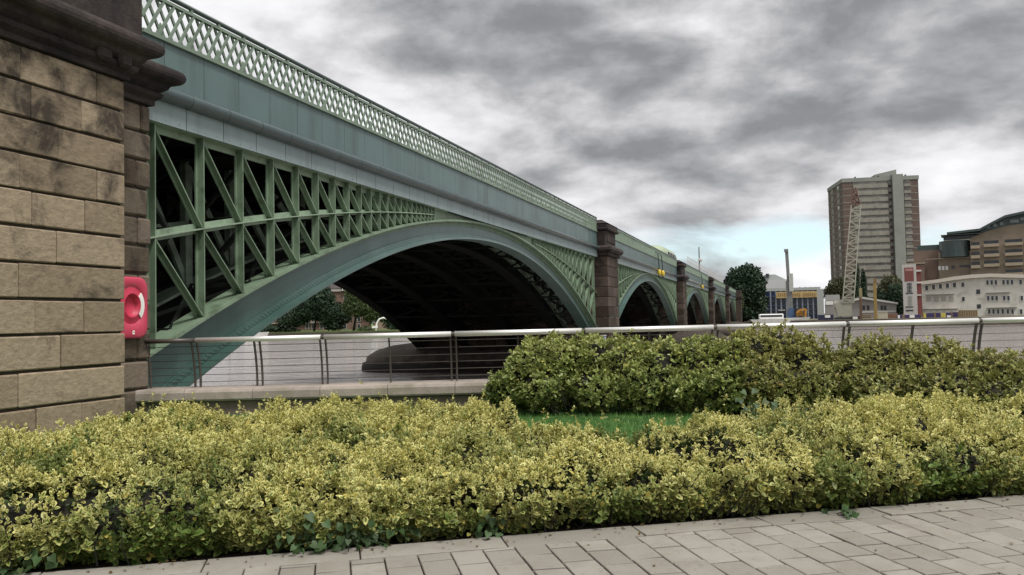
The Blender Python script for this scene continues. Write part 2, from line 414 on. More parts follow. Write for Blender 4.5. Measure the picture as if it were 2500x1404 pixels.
def span(k, s0, s1):
    near = k == 0
    c = (s0+s1)/2 if k else 30.1; half = max(c-s0, s1-c); n = 64 if near else 36
    xs = [s0 + (s1-s0)*i/n for i in range(n+1)]
    T = lambda x: top_z(x-c, half); B = lambda x: bot_z(x-c, half)
    # fascia: upper sheet in plates with open seams
    mb = MB(); x = 12.61-1.08 if near else s0; first = True
    lo = MB()
    x = s0 if not near else 11.53
    while x < s1-.01:
        e = min(x+1.08, s1); g = .009 if near else .012
        lo.box(x+g, e-g, YF, YF+.05, ZB, 4.09)
        if near:
            for q in (.18, .5, .82):
                for zz in (ZB+.07,):
                    lo.dome((x+(e-x)*q, YF, zz), .016, 6)
        x = e
    x = s0 if not near else 11.53-.54
    while x < s1-.01:
        e = min(x+1.62 if not near else x+1.08*1.0, s1); g = .006 if near else .01
        mb.box(max(x, s0)+g, e-g, YF+.03, YF+.09, 4.33, ZT); x = e
    mb.box(s0, s1, YF+.075, YF+.12, 3.72, ZT-.02)
    mb.build('fascia_plate', M['fascia'], bridge); lo.build('lower_panel', M['panel'], bridge)
    # half round moulding in lengths
    mo = MB(); prof = [(YF+.07, ZP-.145), (YF-.05, ZP-.14)] + [(YF-.05-.155*math.sin(a), ZP-.14*math.cos(a)) for a in [math.pi*i/10 for i in range(1, 10)]] + [(YF-.05, ZP+.145), (YF+.07, ZP+.17)]
    x = s0
    while x < s1-.01:
        e = min(x+(1.08 if near else 3.24), s1); vs = [(x+.006, y, z) for y, z in prof]+[(e-.006, y, z) for y, z in prof]; m_ = len(prof)
        mo.add(vs, [(i, (i+1) % m_, (i+1) % m_+m_, i+m_) for i in range(m_)]+[tuple(range(m_))[::-1], tuple(range(m_, 2*m_))]); x = e
    mo.build('moulding', M['mould'], bridge, smooth=False)
    # parapet: crossed flat bars between two rails, a round handrail on brackets
    pa = MB(); z0, z1 = ZT+.07, 5.90; pit = .267
    pa.box(s0, s1, YF-.03, YF+.09, ZT, z0); pa.box(s0, s1, YF-.01, YF+.07, z1, z1+.06)
    x = s0 - .4
    while x < s1:
        for a, b, y in ((x, x+1.5*pit, YF+.012), (x+1.5*pit, x, YF+.05)):
            p, q = (a, z0), (b, z1)
            def cut(p, q, lim):
                if abs(q[0]-p[0]) < 1e-6: return p
                t = (lim-p[0])/(q[0]-p[0]); return (lim, p[1]+(q[1]-p[1])*t)
            if max(a, b) < s0 or min(a, b) > s1: continue
            if p[0] < s0: p = cut(p, q, s0)
            if q[0] < s0: q = cut(q, p, s0)
            if p[0] > s1: p = cut(p, q, s1)
            if q[0] > s1: q = cut(q, p, s1)
            pa.beam((p[0], y, p[1]), (q[0], y, q[1]), .052, .034, up=(0, 1, 0))
        x += pit
    par = pa.build('parapet', M['rail_green'], bridge)
    br = MB(); x = s0+.49; st = .801
    while x < s1:
        br.box(x-.03, x+.03, YF, YF+.06, z1+.055, 6.02)
        br.add([(x-.13, YF+.03, z0), (x+.13, YF+.03, z0), (x, YF+.03, z0+.26), (x-.13, YF+.062, z0), (x+.13, YF+.062, z0), (x, YF+.062, z0+.26)], [(0,1,2),(5,4,3),(0,3,4,1),(1,4,5,2),(2,5,3,0)])
        x += st
    br.build('bracket', M['rail_green'], par)
    MB().tube([(s0, YF+.03, 6.05), (s1, YF+.03, 6.05)], .047, 10).build('handrail', M['dark_rail'], par, smooth=True)
    # arch ribs: plate web with flanges top and bottom
    for ri, y in enumerate(RIBS):
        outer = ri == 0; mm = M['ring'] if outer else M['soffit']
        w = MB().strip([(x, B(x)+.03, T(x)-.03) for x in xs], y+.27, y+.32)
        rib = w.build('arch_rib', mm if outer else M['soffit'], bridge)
        fl = MB().strip([(x, T(x)-.035, T(x)+.03) for x in xs], y, y+.58)
        if outer:
            fl.strip([(x, T(x)-.15, T(x)-.035) for x in xs], y+.235, y+.27)
        if near and outer:
            for i in range(300):
                x = s0+.3+i*.122
                if x < 29: fl.dome((x, y+.10, T(x)+.03), .014, 5, (0, 0, 1)); fl.dome((x, y+.235, T(x)-.09), .016, 5)
        fl.build('top_flange', M['green'] if outer else (M['green_in'] if ri == 1 else M['brace']), rib)
        fb = MB().strip([(x, B(x)-.03, B(x)+.035) for x in xs], y, y+.58)
        if outer:
            fb.strip([(x, B(x)+.035, B(x)+.21) for x in xs], y+.225, y+.27)
            if near:
                for i in range(310):
                    x = s0+.2+i*.12
                    for dz in (.09, .165): fb.dome((x+(.06 if dz > .1 else 0), y+.225, B(x)+dz), .02, 6)
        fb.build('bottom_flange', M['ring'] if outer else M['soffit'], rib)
    # spandrel truss of the near face
    y0, y1 = YF+.10, YF+.24
    Mid = lambda x: (T(x)+.03+ZB-.10)/2+.02
    if near:
        vx = [11.91, 13.22, 14.44, 15.53, 16.52, 17.38, 18.17, 18.88, 19.54, 20.10]
        d = .52
        while vx[-1] < 24.4: vx.append(vx[-1]+d); d = max(.26, d*.93)
        vr = [2*c-v for v in vx if 2*c-v < s1-.15]
    else:
        vx = [s0+.25]; d = 1.35
        while vx[-1] < c-5.2: vx.append(vx[-1]+d); d = max(.34, d*.925)
        vr = [2*c-v for v in vx]
    trusses = []
    # top chord (two lengths) and mid chord: upright back plate with a shelf
    for lo_, hi_ in ((s0, c-4.6), (c+4.6, s1)):
        tr = MB(); tr.box(lo_, hi_, y1, y1+.04, ZB-.13, ZB+.10); tr.box(lo_, hi_, YF+.055, y1, ZB-.01, ZB+.03)
        st = [lo_ + (hi_-lo_)*i/24 for i in range(25)]
        st = [x for x in st if T(x) < ZB-.42]
        tr.strip([(x, Mid(x)-.085*min(1, (ZB-T(x))/2), Mid(x)+.115*min(1, (ZB-T(x))/2)) for x in st], y1, y1+.035)
        tr.strip([(x, Mid(x)-.013, Mid(x)+.013) for x in st], y0-.01, y1)
        trusses.append(tr.build('spandrel_truss', M['chord'], bridge))
    solo = near
    for side, V in ((1, vx), (-1, vr)):
        big = MB(); truss = trusses[0 if side == 1 else 1]
        for i, x in enumerate(V):
            z0_, z1_ = T(x)+.03, ZB-.01
            if z1_-z0_ < .12: continue
            gap = abs(V[i+1]-x) if i+1 < len(V) else .3
            wf = min(.13, .13*gap); tk = .026 if near else .045
            o = MB() if solo else big
            o.box(x-tk/2, x+tk/2, y0, y1, z0_, z1_); o.box(x-wf/2, x+wf/2, y1-.001, y1+.03, z0_, z1_)
            if solo: o.build('vertical_strut', M['green'], truss)
            if i+1 < len(V):
                x2 = V[i+1]
                if near or side == 1: seg = [((x, z1_-.02), (x2, Mid(x2))), ((x, Mid(x)), (x2, T(x2)+.04))]
                else: seg = [((x, z1_-.02), (x2, Mid(x2))), ((x, Mid(x)), (x2, T(x2)+.04))]
                for p, q in seg:
                    o = MB() if solo else big
                    if p[1]-q[1] < .05: continue
                    dd = Vector((q[0]-p[0], 0, q[1]-p[1])).normalized()
                    o.beam((p[0], (y0+.03+y1)/2, p[1]), (q[0], (y0+.03+y1)/2, q[1]), tk, y1-y0-.03, up=(0, 1, 0))
                    o.beam((p[0], y1+.012, p[1]), (q[0], y1+.012, q[1]), wf*.9, .026, up=(0, 1, 0))
                    if solo: o.build('diagonal_strut', M['green'], truss)
        if not solo: big.build('lattice_bars', M['green'], truss)
    MB().strip([(x, T(x)-.02, ZB+.02) for x in [c-5.6+11.2*i/30 for i in range(31)]], YF+.20, YF+.235).build('crown_plate', M['green'], bridge)
    # inner spandrel trusses, seen through the outer one
    for y in RIBS[1:]:
        q = [s0+.6+1.55*i for i in range(9)] if near else [s0+.8+2.6*i for i in range(5)]
        q = [x for x in q if T(x) < ZB-.5]; q2 = [2*c-x for x in q]
        for V in (q, q2):
            it = MB()
            for i, x in enumerate(V):
                it.box(x-.11, x+.11, y+.2, y+.36, T(x), ZB+.1)
                if i+1 < len(V): it.beam((x, y+.28, ZB), (V[i+1], y+.28, T(V[i+1])), .16, .08, up=(0, 1, 0))
            lo_, hi_ = min(V), max(V)
            st = [lo_+(hi_-lo_)*i/10 for i in range(11)]
            it.strip([(x, Mid(x)-.10, Mid(x)+.10) for x in st], y+.22, y+.32)
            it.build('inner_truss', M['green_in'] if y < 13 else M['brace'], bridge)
    # blind plate added along the far face to block daylight
    MB().strip([(x, T(x)-.02, ZB+.12) for x in xs], RIBS[-1]+.30, RIBS[-1]+.34).build('added_rear_plate', M['soffit'], bridge)
    # cross bracing between the ribs: struts at the arch, and X frames
    cb = MB()
    step = 2.45 if near else 4.2
    x = s0+1.2
    while x < s1-.6:
        zb, zt = B(x)+.08, T(x)
        cb.beam((x, RIBS[0]+.35, zb), (x, RIBS[-1]+.2, zb), .10, .10)
        if near or k == 1:
            for a, b in zip(RIBS[:-1], RIBS[1:]):
                a += .4; b += .1
                cb.beam((x, a, zb), (x, b, zt), .07, .07); cb.beam((x, b, zb), (x, a, zt), .07, .07)
                cb.beam((x, a, zt), (x, b, zt), .1, .1)
                x2 = min(x+step, s1-.6)
                cb.beam((x, a, zt), (x2, b, T(x2)), .07, .07); cb.beam((x, b, zt), (x2, a, T(x2)), .07, .07)
                if zt < ZB-1.2:
                    zm = (zt+ZB)/2
                    cb.beam((x, a, zm), (x, b, zm), .14, .18); cb.beam((x, a, zm), (x, (a+b)/2, zm-.5*(zm-zt)), .1, .1); cb.beam((x, b, zm), (x, (a+b)/2, zm-.5*(zm-zt)), .1, .1)
                    cb.beam((x, a, ZB), (x, b, zm), .09, .09); cb.beam((x, b, ZB), (x, a, zm), .09, .09)
        x += step
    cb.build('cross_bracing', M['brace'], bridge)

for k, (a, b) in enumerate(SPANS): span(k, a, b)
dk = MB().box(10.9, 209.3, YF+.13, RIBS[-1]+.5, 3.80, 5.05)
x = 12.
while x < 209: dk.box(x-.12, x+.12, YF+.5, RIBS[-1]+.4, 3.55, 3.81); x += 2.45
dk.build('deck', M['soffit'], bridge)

def starling(x0, x1):
    c = (x0+x1)/2; mb = MB(); n = 14
    prof = [(W-.6, 1.0), (W+.25, 1.0), (W+.55, .98), (W+.62, .92), (W+.95, .90), (W+1.35, .72), (W+1.65, .42), (W+1.8, .05)]
    rings = []
    yc0, yc1 = 8.9, 23.6
    for z, sc in prof:
        hw = 3.2*sc; ln = 3.6*sc
        ring = []
        for i in range(n+1):
            a = math.pi*i/n; ring.append((c+hw*math.cos(a), yc1+ln*math.sin(a)**1.0, z))
        for i in range(n+1):
            a = math.pi*i/n; ring.append((c-hw*math.cos(a), yc0-ln*math.sin(a), z))
        rings.append(ring)
    m_ = len(rings[0]); vs = [p for r_ in rings for p in r_]
    fs = [(i*m_+j, i*m_+(j+1) % m_, (i+1)*m_+(j+1) % m_, (i+1)*m_+j) for i in range(len(prof)-1) for j in range(m_)]
    fs.append(tuple(range((len(prof)-1)*m_, len(prof)*m_)))
    return mb.add(vs, fs)

def pier(p):
    x0, x1 = p, p+PIER_W; y0 = 9.9; mb = MB()
    # coursed blocks on the upstream pylon, plain core under the deck
    z = W+1.4; row = 0
    while z < 3.70:
        zt = min(z+.62, 3.72)
        cuts = [0, .5, 1] if row % 2 else [0, .28, .72, 1]
        for i in range(len(cuts)-1):
            mb.cbox(x0+(x1-x0)*cuts[i]+.008, x0+(x1-x0)*cuts[i+1]-.008, y0, y0+1.0, z+.01, zt-.01, .025)
        ny = [0, .5, 1] if row % 2 else [0, .3, .75, 1]
        z = zt; row += 1
    mb.box(x0+.03, x1-.03, y0+.98, 22.6, W+1.2, 3.78)
    z = W+1.4; row = 0
    while z < 3.6:                                   # block courses along the flanks under the arch
        y = y0+1.02 - (.6 if row % 2 else 0)
        while y < 22.4:
            ya, yb = max(y, y0+1.02), min(y+1.25, 22.55)
            if yb-ya > .1:
                mb.cbox(x0-.001, x0+.2, ya+.008, yb-.008, z+.01, z+.61, .02); mb.cbox(x1-.2, x1, ya+.008, yb-.008, z+.01, z+.61, .02)
            y += 1.25
        z += .62; row += 1
    o = mb.build('pier', M['pier'], bridge)
    cp = MB()
    e = .34
    cp.cbox(x0-.12, x1+.12, y0-.12, y0+2.0, 3.73, 3.95, .04)
    cp.cbox(x0-e, x1+e, y0-e, y0+2.2, 3.955, 4.35, .13)
    cp.cbox(x0+.1, x1-.1, y0+.1, y0+1.7, 4.355, 5.30, .05)
    cp.cbox(x0+.45, x1-.45, y0+.06, y0+.3, 4.6, 5.15, .03)
    cp.cbox(x0-.1, x1+.1, y0-.1, y0+1.9, 5.305, 5.48, .05); cp.cbox(x0-.02, x1+.02, y0-.02, y0+1.8, 5.485, 5.72, .03)
    cp.add([(x0-.05, y0-.05, 5.725), (x1+.05, y0-.05, 5.725), (x1+.05, y0+1.85, 5.725), (x0-.05, y0+1.85, 5.725),
            (x0+.5, y0+.4, 5.98), (x1-.5, y0+.4, 5.98), (x1-.5, y0+1.4, 5.98), (x0+.5, y0+1.4, 5.98)],
           [(0,3,2,1),(4,5,6,7),(0,1,5,4),(1,2,6,5),(2,3,7,6),(3,0,4,7)])
    cp.build('pier_cap', M['cornice'], o)
    starling(x0, x1).build('starling', M['starling'], o, smooth=True)
for p in PIERS: pier(p)
# far abutment
ab = MB(); ab.box(209.3, 225, 9.9, 23, W-.3, 5.2); ab.cbox(209.2, 213, 9.3, 12, W-.3, 5.9, .1); ab.box(209, 213.2, 9.1, 12.2, 4.0, 4.35)
ab.build('far_abutment', M['pier'], bridge)

# ------------------------------------------------------------------ stone abutment at the left
abut = tag(empty('stone_abutment', (9, 9.3, G)), 'tall sooty sandstone abutment with rusticated blocks and black cornice, left of the bridge', 'abutment')
abut.location = (0, 0, 0)
XR1 = onY(305, 500, 9.3)[0]; XR2 = onY(368, 500, 10.0)[0]
grooves = [.396+.473*i for i in range(-4, 8)]       # joint heights
JOINTS = {6: [50, 237], 5: [78, 200], 4: [143], 3: [48, 238], 2: [80, 209], 1: [140], 0: [47], -1: [85, 207], -2: [150], -3: [47], -4: [90, 200]}
wall1 = MB(); wall2 = MB(); bed = MB()
X0 = 3.5
for n_ in range(-4, 7):
    za, zb = .396+.473*n_+.019, .396+.473*(n_+1)-.019
    zc = (za+zb)/2; hy = 778.8-.0209*(200-1250)
    xs = [onY(q, 798-zc*150, 9.3)[0] for q in JOINTS[n_]]
    left = []; x = xs[0]-1.5 + random.uniform(-.2, .2)
    while x > X0: left.append(x); x -= random.uniform(.9, 1.5)
    cuts = [X0] + left[::-1] + xs + [XR1]
    for a, b in zip(cuts[:-1], cuts[1:]):
        if b-a < .05: continue
        dy = random.uniform(-.006, .006)
        wall1.cbox(a+random.uniform(.002, .006), b-random.uniform(.002, .006), 9.3+dy, 9.75, za+random.uniform(-.008, .006), zb+random.uniform(-.006, .008), random.uniform(.008, .022))
    c2 = [XR1-.3, XR2] if n_ % 2 else [XR1-.3, XR2-.28+random.uniform(-.1, .1), XR2]
    for a, b in zip(c2[:-1], c2[1:]):
        dx = random.uniform(-.05, .02) if b == XR2 else -.006
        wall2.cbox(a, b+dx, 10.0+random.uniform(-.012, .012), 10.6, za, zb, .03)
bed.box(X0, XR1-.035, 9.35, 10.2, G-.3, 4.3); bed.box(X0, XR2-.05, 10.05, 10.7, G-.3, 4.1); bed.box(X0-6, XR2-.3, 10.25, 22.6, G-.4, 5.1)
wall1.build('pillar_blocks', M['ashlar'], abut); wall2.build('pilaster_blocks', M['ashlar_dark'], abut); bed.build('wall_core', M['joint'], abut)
def cornice(xr, y, xl, depth):
    # profile (projection, z) swept along the front and round the right corner
    prof = [(.0, 3.71), (.05, 3.72), (.05, 3.80), (.13, 3.86), (.15, 3.92), (.11, 3.95), (.20, 4.02), (.23, 4.08)]
    prof += [(.27+.135*math.sin(a)+.0, 4.235-.135*math.cos(a)) for a in [math.pi*i/8 for i in range(0, 9)]] + [(.10, 4.40), (-.05, 4.42)]
    mb = MB(); n = len(prof); vs = []
    for (px_, py_, sx, sy) in ((xl, y, 0, -1), (xr, y, 1, -1), (xr, y+depth, 1, 0)):
        vs += [(px_+sx*p, py_+sy*p, z) for p, z in prof]
    fs = []
    for k in range(2):
        for i in range(n-1): fs.append((k*n+i, (k+1)*n+i, (k+1)*n+i+1, k*n+i+1))
    mb.add(vs, fs); return mb
cornice(XR1, 9.3, X0, .9).build('cornice', M['cornice'], abut, smooth=False, bevel=0)
cornice(XR2, 10.0, XR1-.2, .7).build('cornice', M['cornice'], abut)
cb_ = MB()
for i in range(2):                                    # worn carved blocks on the bed moulding
    a = XR1-.38*i; cb_.cbox(a-.30, a-.03, 9.3-.215, 9.4, 3.84, 4.05, .05)
cb_.build('bed_moulding', M['cornice'], abut)
ub = MB(); XU = onY(350, 40, 9.42)[0]
ub.cbox(X0, XU, 9.42, 10.3, 4.38, 5.55, .03); ub.cbox(X0, XU+.16, 9.25, 10.5, 5.56, 5.85, .06); ub.cbox(X0, XU-.05, 9.45, 10.3, 5.86, 6.4, .03)
ub.build('upper_block', M['cornice'], abut)

# ------------------------------------------------------------------ lifebuoy housing
lb = tag(empty('lifebuoy_housing', (0, 0, 0)), 'red plastic lifebuoy housing hung on the dark stone pilaster', 'lifebuoy')
xc = (onY(362, 750, 9.86)[0] + onY(300, 750, 9.86)[0])/2 - .06
z_t, z_b = onY(335, 676, 9.86)[2], onY(335, 826, 9.86)[2]; zc = (z_t+z_b)/2; hh = (z_t-z_b)/2; hw = .36
lb.location = (xc, 9.98, zc)
def rrect(w, h, r, n=6):
    out = []
    for cx, cz, a0 in ((w-r, h-r, 0), (-w+r, h-r, 90), (-w+r, -h+r, 180), (w-r, -h+r, 270)):
        out += [(cx+r*math.cos(R(a0+90*i/n)), cz+r*math.sin(R(a0+90*i/n))) for i in range(n+1)]
    return out
mb = MB(); layers = [(hw, hh, .0), (hw, hh, -.07), (hw-.012, hh-.012, -.09), (hw-.035, hh-.035, -.10)]
pls = [[(x, y, z) for x, z in rrect(w, h, .17)] for w, h, y in layers]; n = len(pls[0])
RC = .285; RI = .17; zo = .035
circ = lambda r_, y: [(r_*math.cos(6.28319*i/n), y, zo+r_*1.12*math.sin(6.28319*i/n)) for i in range(n)]
pls += [circ(RC+.012, -.10), circ(RC, -.085), circ(RC-.02, -.08)]
vs = [p for l in pls for p in l]
mb.add(vs, [(k*n+i, k*n+(i+1) % n, (k+1)*n+(i+1) % n, (k+1)*n+i) for k in range(len(pls)-1) for i in range(n)])
mb.build('casing', M['red'], lb, smooth=True)
n2 = 40; mb = MB(); rings = [(RC-.02, -.08), (RC-.04, -.088), (RI+.03, -.094), (RI+.008, -.112), (RI-.006, -.112), (RI-.015, -.03), (.0001, -.03)]
mb.add([(r_*math.cos(6.28319*i/n2), y, zo+r_*1.12*math.sin(6.28319*i/n2)) for r_, y in rings for i in range(n2)],
       [(k*n2+i, k*n2+(i+1) % n2, (k+1)*n2+(i+1) % n2, (k+1)*n2+i) for k in range(len(rings)-1) for i in range(n2)])
mb.build('ring_recess', M['red2'], lb, smooth=True)
mb = MB(); A = [R(-42+84*i/16) for i in range(17)]
vs = []
for a in A:
    for r_, y in ((RI+.015, -.112), (RC-.012, -.1), (RC-.012, -.07), (RI+.015, -.07)):
        vs.append((r_*math.cos(a), y, zo+r_*1.12*math.sin(a)))
fs = [(4*i+k, 4*i+(k+1) % 4, 4*i+4+(k+1) % 4, 4*i+4+k) for i in range(16) for k in range(4)] + [(0, 1, 2, 3), (67, 66, 65, 64)]
mb.add(vs, fs).build('white_band', M['white'], lb)
MB().box(-.02, .08, -.104, -.09, -hh+.055, -hh+.14).build('label_plate', M['red2'], lb)
MB().box(.0, .05, -.108, -.1045, -hh+.065, -hh+.09).box(.0, .012, -.108, -.1045, -hh+.092, -hh+.125).box(.018, .05, -.108, -.1045, -hh+.10, -hh+.128).build('label_mark', M['white'], lb)

# ------------------------------------------------------------------ river wall and railing
DW = 13.7
def rw(px, dd=0.0):                                   # point on the wall line seen at photo column px
    lat = (px-1250-5)/F*DW
    return f2*(DW+dd) + r2*lat
wa = empty('river_wall', tuple(rw(1250))[:2] + (G,), YAW-math.pi/2)
tag(wa, 'low river wall with rounded pale stone coping behind the hedge, under the railing', 'wall')
LX = lambda px: (px-1255)/F*DW
TILT = .06/(2022/F*DW)                                # the promenade rises slightly towards the right
zc_ = lambda lx: -1.03+TILT*(lx-LX(485))-G
cp = MB(); edges = [335, 478]+[640+160*i for i in range(20)]
for a, b in zip(edges[:-1], edges[1:]):
    xa, xb = LX(a)+.004, LX(b)-.004; sa, sb = zc_(xa), zc_(xb)
    prof = [(-.34, -.20), (-.36, -.17), (-.36, -.06), (-.335, -.018), (-.28, 0), (.3, 0), (.32, -.03), (.32, -.2)]
    m_ = len(prof); vs = [(xa, y, sa+z) for y, z in prof]+[(xb, y, sb+z) for y, z in prof]
    if a == 335: vs = [(xa+(.06 if z > -.05 else 0)+(.05 if y < -.34 else 0), y, sa+z) for y, z in prof]+vs[m_:]
    cp.add(vs, [(i, (i+1) % m_, (i+1) % m_+m_, i+m_) for i in range(m_)]+[tuple(range(m_))[::-1], tuple(range(m_, 2*m_))])
cp.build('coping', M['coping'], wa)
MB().box(LX(345), LX(3690), -.27, .28, -2.6, .22).build('wall_base', M['plinth'], wa)

rl = empty('river_railing', tuple(rw(1250))[:2] + (G,), YAW-math.pi/2)
tag(rl, 'steel and bronze promenade railing with curved posts and thin wires along the river wall', 'railing')
zr = lambda lx: -.245+TILT*(lx-LX(485))-G            # handrail height
bow = lambda t: -.17*t*t
def post(lx, r_=.016):
    z0, z1 = zc_(lx)-.005, zr(lx)-.01
    mb = MB(); pts = [(lx, bow(i/8)+.03, z0+(z1-z0)*i/8) for i in range(9)]
    for p, q in zip(pts[:-1], pts[1:]): mb.beam(p, q, .022, .055, up=(0, 1, 0))
    return mb
joints = [490, 800, 1115, 1430, 1748, 2067, 2387, 2705, 3023, 3341, 3659]
for px in (365, 375): post(LX(px)).build('post', M['bronze'], rl)
for px in joints+[641]:
    for dx in (-.045, .045): post(LX(px)+dx).build('post', M['bronze'], rl)
    if px in joints: MB().tube([(LX(px)-.05, bow(1)+.03, zr(LX(px))), (LX(px)+.05, bow(1)+.03, zr(LX(px)))], .036, 10).build('rail_joint', M['bronze'], rl)
for px in (960, 1272, 1590, 1908, 2227, 2546, 2864, 3182, 3500): post(LX(px)).build('post', M['bronze'], rl)
seg = [365]+joints
for a, b in zip(seg[:-1], seg[1:]):
    xa, xb = LX(a)+.03, LX(b)-.03
    MB().tube([(xa, bow(1)+.03, zr(xa)), (xb, bow(1)+.03, zr(xb))], .045 if a > 400 else .038, 14).build('handrail', M['steel'] if a > 400 else M['bronze'], rl, smooth=True)
for i in range(6):
    t = (i+.75)/6.6
    xa, xb = LX(366), LX(3659); z = lambda x: zc_(x)+(zr(x)-zc_(x))*t
    MB().tube([(xa, bow(t)+.03, z(xa)), (xb, bow(t)+.03, z(xb))], .0055, 6).build('wire', M['wire'], rl, smooth=True)

# ------------------------------------------------------------------ ground
e1 = np.array([.507, -.862, 0]); e1 /= np.linalg.norm(e1); e2 = np.array([-e1[1], e1[0], 0])
def ab2(a, b, z=G): return e1*a + e2*b + np.array([0, 0, z])
def q4(pts): return MB().add([tuple(p) for p in pts], [tuple(range(len(pts)))])
g_ = [f2*-60+r2*-80, f2*-60+r2*80, f2*(DW-.1)+r2*80, f2*(DW-.1)+r2*-80]
tag(q4([p+np.array([0, 0, G-.03]) for p in g_]).build('ground', M['soil']), kind='structure')
lawn_poly = [ab2(-14, 6.3), ab2(16, 6.3)] + [f2*(DW-.26)+r2*12.+np.array([0, 0, G]), f2*(DW-.26)+r2*-7+np.array([0, 0, G])]
tag(q4([p+np.array([0, 0, -.012]) for p in lawn_poly]).build('lawn', M['lawn']), kind='structure')
# paving: real slabs, running bond square to the kerb
pv = MB(); BW, BL = .205, .305; KB = 5.18
def slab(a0, a1, b0, b1, dz=0):
    c = .005; e = .0105; ps = [(a0+c, b0+e), (a1-c, b0+e), (a1-c, b1-e), (a0+c, b1-e)]; t1, t2 = random.uniform(-.0025, .0025), random.uniform(-.0025, .0025)
    vs = []
    for z in (-.06, -.004, 0):
        for i, (a, b) in enumerate(ps):
            k = .004 if z == 0 else 0
            aa = a+(k if i in (0, 3) else -k); bb = b+(k if i in (0, 1) else -k)
            vs.append(ab2(aa, bb, G+z+dz+(t1*(1 if i in (0, 1) else -1)+t2*(1 if i in (0, 3) else -1) if z > -.01 else 0)))
    pv.add(vs, [(8, 9, 10, 11)]+[(4*k+i, 4*k+(i+1) % 4, 4*k+4+(i+1) % 4, 4*k+4+i) for k in (0, 1) for i in range(4)])
a = -6.0; row = 0
off0 = onZ(1095, 1340, G); oa = float(off0 @ e1)
while a < 11:
    aa = oa + round((a-oa)/BW)*BW
    b = KB - .008; first = [.11, .24, .17, .29, .06, .21][row % 6]
    b0 = b-first
    while b > 1.0:
        slab(aa, aa+BW, max(b0, .9), b, random.uniform(-.0015, .0015)); b = b0; b0 = b-BL
    a += BW; row += 1
a = float(onZ(500, 1375, G) @ e1)-.93*7
while a < 11:
    slab(a, a+.93, KB, KB+.27, random.uniform(-.002, .002)); a += .93
tag(pv.build('paving', M['paving']), kind='structure')
tag(q4([ab2(-9, -12, G-.02), ab2(14, -12, G-.02), ab2(14, 5.46, G-.02), ab2(-9, 5.46, G-.02)]).build('paving_bed', M['joint']), kind='structure')
near_poly = [ab2(-9, -12, G-.004), ab2(14, -12, G-.004), ab2(14, .9, G-.004), ab2(-9, .9, G-.004)]
tag(q4(near_poly).build('footpath', M['paving']), kind='structure')

# grass blades on the open strip of lawn
def grass():
    n = 20000
    u = rng.random(n); px = 980+u*760; d = 7.2+rng.random(n)**.8*6.2
    pos = f2[None]*d[:, None] + r2[None]*((px-1255)/F*d)[:, None]; pos[:, 2] = G-.01
    h = .035+.05*rng.random(n); az = rng.random(n)*6.283; w = .004
    side = np.stack([np.cos(az), np.sin(az), 0*az], 1)*w; lean = rng.normal(0, .02, (n, 3)); lean[:, 2] = 0
    v = np.stack([pos-side, pos+side, pos+lean+np.array([0, 0, 1])*h[:, None]], 1)
    me = bpy.data.meshes.new('grass'); me.from_pydata(v.reshape(-1, 3).tolist(), [], np.arange(3*n).reshape(-1, 3).tolist()); me.materials.append(M['blade'])
    o = bpy.data.objects.new('grass', me); col.objects.link(o); tag(o, 'bright green mown grass between the front hedge and the river wall', 'grass', kind='stuff')
grass()

# ------------------------------------------------------------------ front hedge
BA = [-7, -4.5, -3.2, -1.6, 0, .8, 1.3, 1.75, 2.1, 3.0, 3.3, 3.7, 5, 7, 10]
BB = [8.2, 8.3, 8.7, 10.0, 9.8, 9.7, 9.5, 7.9, 6.45, 6.3, 7.3, 8.2, 7.7, 6.7, 6.5]
BF = 5.52
def hedge_surface(a, t):
    """point and normal on the hedge skin: a along the kerb, t in 0..1 from the front foot over the top to the back foot"""
    bb = np.interp(a, BA, BB); H = .505 - .05*np.clip((a-3.)/2.5, 0, 1) + .16*(fbm(a*.9, a*0+3.3, 5)-.5) - .07*np.exp(-((a-2.4)/.4)**2)
    top = bb-BF; Lf = H*.8; Lt = top; Lb = H*.6; L = Lf+Lt+Lb; s = t*L
    b = np.zeros_like(a); z = np.zeros_like(a); nb = np.zeros_like(a); nz = np.zeros_like(a)
    m1 = s < Lf; m3 = s > Lf+Lt; m2 = ~m1 & ~m3
    q = s/np.maximum(Lf, 1e-6)
    b = np.where(m1, BF-.16*np.sin(np.clip(q, 0, 1)*math.pi*.75), b); z = np.where(m1, .04+q*(H-.16), z); nb = np.where(m1, -1, nb); nz = np.where(m1, .25+.5*q, nz)
    q2 = (s-Lf)/np.maximum(Lt, 1e-6); x = q2*top
    rise = H*(1-.20*np.exp(-x/.18)) * (1-.25*np.clip((q2-.8)/.2, 0, 1)**2)
    b = np.where(m2, BF-.1+x*(bb-BF+.1)/np.maximum(top, 1e-6), b); z = np.where(m2, rise, z); nb = np.where(m2, -.9*np.exp(-x/.2), nb); nz = np.where(m2, 1, nz)
    q3 = (s-Lf-Lt)/np.maximum(Lb, 1e-6)
    b = np.where(m3, bb+.08*q3, b); z = np.where(m3, H*.75*(1-.8*q3), z); nb = np.where(m3, 1, nb); nz = np.where(m3, .5, nz)
    # mounds and hollows
    m = fbm(a*1.15+7, b*1.3, 21, 3)-.5; m2_ = fbm(a*3.1, b*3.3+z*2, 33, 2)-.5; m3_ = vnoise(a*7.3, b*7.3+z*6, 51)-.5
    z = z + np.where(m1, q.clip(0, 1), 1)*(.40*m + .27*m2_ + .20*m3_)*np.where(m3, .4, 1); b = b - np.where(m1, 1, 0)*(.24*m+.16*m2_+.14*m3_)
    return b, np.maximum(z, .02), nb, nz, L
